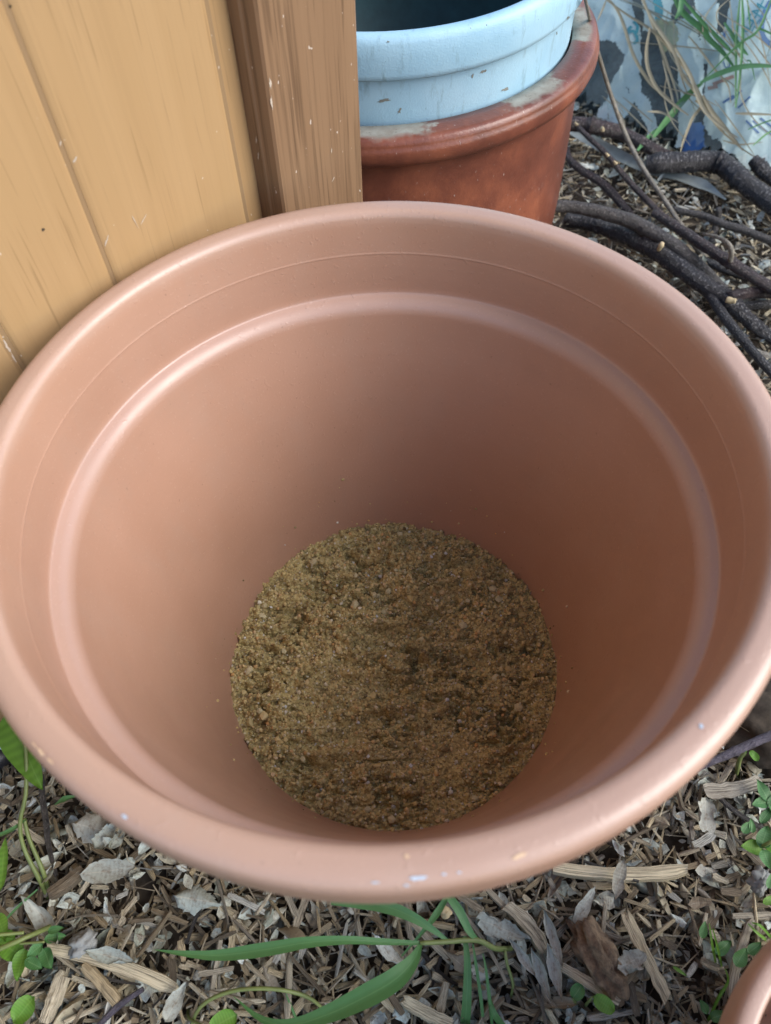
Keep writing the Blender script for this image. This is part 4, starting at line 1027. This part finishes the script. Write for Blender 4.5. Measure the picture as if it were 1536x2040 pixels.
gstem(pl, [(1500, 1695, .01), (1530, 1680, .04), (1560, 1665, .04)], [3.5, 3.5, 3], n=8)
pl = plant('leafy_weed', 'little green seedling under the purple-grey twig', 'weed', 1466, 1550)
gstem(pl, [(1465, 1552, .0), (1470, 1528, .02), (1475, 1510, .035), (1485, 1500, .04)], [4, 4.5, 4, 3], n=12); gleaf(pl, 1494, 1496, .042, 26, .8, R(-50), 'bright', 'round', -.2, .3, 0, 0, 91); gleaf(pl, 1478, 1508, .038, 20, .5, R(60), 'bright', 'ovate', -.2, .3, 0, 0, 92)
pl = plant('leafy_weed', 'thin grass and clover growing left of the small pot', 'weed', 1430, 1900)
for q in ([(1428, 1935, .0), (1420, 1890, .03), (1413, 1840, .04)], [(1440, 1940, .0), (1432, 1900, .03), (1420, 1850, .045)], [(1405, 2045, .0), (1430, 1990, .03), (1450, 1955, .04), (1445, 1930, .045)], [(1536, 1880, .01), (1510, 1860, .03), (1490, 1840, .03)], [(1536, 1868, .012), (1515, 1845, .03), (1498, 1838, .03)]): gblade(pl, q, [6, 6, 2], 'bright')
for i, (x, y, L, wr, a, m) in enumerate([(1398, 1870, 36, .6, R(80), 'weed'), (1425, 1900, 40, .7, R(40), 'weed'), (1465, 1925, 42, .8, R(60), 'weed'), (1410, 2020, 34, .8, R(120), 'weed'), (1415, 2030, 34, .8, R(20), 'weed'), (1490, 1900, 34, .7, R(40), 'weed'), (1340, 1925, 36, .3, R(-35), 'bright')]): gleaf(pl, x, y, .028, L, wr, a, m, 'ovate', -.2, .25, random.uniform(-.3, .3), -.1, 100 + i)
pl = plant('leafy_weed', 'two round clover leaves beside the tan splinter at the bottom right', 'weed', 1160, 1990)
gleaf(pl, 1140, 1990, .03, 34, .95, R(55), 'weed', 'round', -.2, .3, 0, 0, 111); gleaf(pl, 1182, 1985, .03, 52, .75, R(-35), 'bright', 'round', -.2, .3, .2, 0, 112); gstem(pl, [(1165, 2005, .0), (1170, 1998, .02), (1180, 1986, .03)], [3, 3, 2], n=6)
gstem(pl, [(1150, 2005, .0), (1146, 1996, .02), (1141, 1990, .03)], [3, 3, 2], n=6)

# grass in front of the clear bag
def arcs(root, pix, wpx, mat, off, name='blade'):
    P = []
    for i, (x, y) in enumerate(pix):
        q = onmound(x, y, off); P.append(Vector(q))
    ws = [pxm(P[0], q) for q in wpx]
    return under(obj(name, blade(name, P, ws, 24, .25, (-.2, -.7, .6)), MT[mat]), root)
dg = plant('dry_grass', 'dry straw-coloured grass stems trailing over the clear plastic bag', 'dry grass', 1390, 330)
for i, (pix, wd) in enumerate([([(1205, -10), (1235, 30), (1262, 110), (1295, 165), (1325, 190), (1350, 215)], 6), ([(1208, 0), (1250, 30), (1300, 62), (1345, 110), (1385, 170), (1420, 240), (1470, 290), (1512, 318)], 5), ([(1275, -10), (1300, 40), (1340, 100), (1360, 150), (1390, 190), (1400, 215)], 7),
                               ([(1295, 55), (1288, 100), (1292, 140), (1312, 180), (1345, 210), (1372, 230)], 7), ([(1282, -5), (1298, 45), (1310, 75), (1330, 130), (1348, 185), (1352, 215)], 5), ([(1400, 190), (1420, 225), (1450, 262), (1480, 300)], 8), ([(1385, 200), (1397, 212), (1380, 235), (1362, 280), (1355, 305)], 6), ([(1290, 222), (1320, 225), (1352, 245)], 4),
                               ([(1372, 72), (1395, 100), (1425, 140), (1450, 170), (1456, 205)], 4), ([(1208, 0), (1200, 20), (1190, 42)], 4), ([(1465, 226), (1500, 227), (1550, 229)], 5), ([(1345, 95), (1375, 150), (1400, 215), (1440, 255), (1470, 275)], 7), ([(1440, 280), (1475, 288), (1520, 283)], 3), ([(1320, 120), (1338, 190), (1345, 225)], 4)]):
    arcs(dg, pix, [wd * .5, wd, wd, wd * .8, wd * .3], 'straw', .045 + .006 * (i % 4))
rg = random.Random(77)
for i in range(34):
    x, y = rg.uniform(1190, 1500), rg.uniform(-20, 200); L = rg.uniform(70, 210); a = rg.gauss(.95, .35); c_ = rg.uniform(-30, 30)
    pix = [(x + L * t * math.cos(a) + c_ * math.sin(math.pi * t), y + L * t * math.sin(a)) for t in (0, .33, .66, 1)]
    if pix[-1][1] < 320: arcs(dg, pix, [1.2, 2.6, 2.6, 1], 'straw', .035 + .03 * rg.random())
gg = plant('green_grass', 'thin green grass blades crossing in front of the printed sack', 'grass', 1460, 330)
for i, (pix, wd) in enumerate([([(1335, -20), (1360, 25), (1400, 60), (1412, 78), (1440, 105), (1465, 138)], 11), ([(1352, -10), (1400, 45), (1440, 85), (1468, 115)], 7), ([(1358, -10), (1355, 20), (1345, 38)], 10), ([(1540, -10), (1510, 60), (1470, 90), (1400, 160)], 5), ([(1443, 45), (1465, 80), (1480, 100), (1490, 110)], 8), ([(1475, -10), (1468, 60), (1466, 130), (1465, 215)], 5), ([(1478, -10), (1480, 50), (1476, 130), (1466, 215)], 6),
                               ([(1395, 165), (1430, 148), (1470, 135), (1510, 131), (1560, 134)], 10), ([(1300, 275), (1340, 225), (1375, 185), (1400, 165)], 13), ([(1488, -10), (1492, 30), (1495, 60)], 3), ([(1505, 55), (1525, 62), (1550, 75)], 4), ([(1490, 258), (1520, 245), (1550, 235)], 3), ([(1270, 300), (1290, 275), (1310, 255)], 8), ([(1488, 120), (1496, 125), (1504, 160)], 3), ([(1500, 290), (1530, 265), (1560, 255)], 4)]):
    arcs(gg, pix, [wd * .5, wd, wd, wd * .8, wd * .3], 'grass', .05 + .006 * (i % 4))
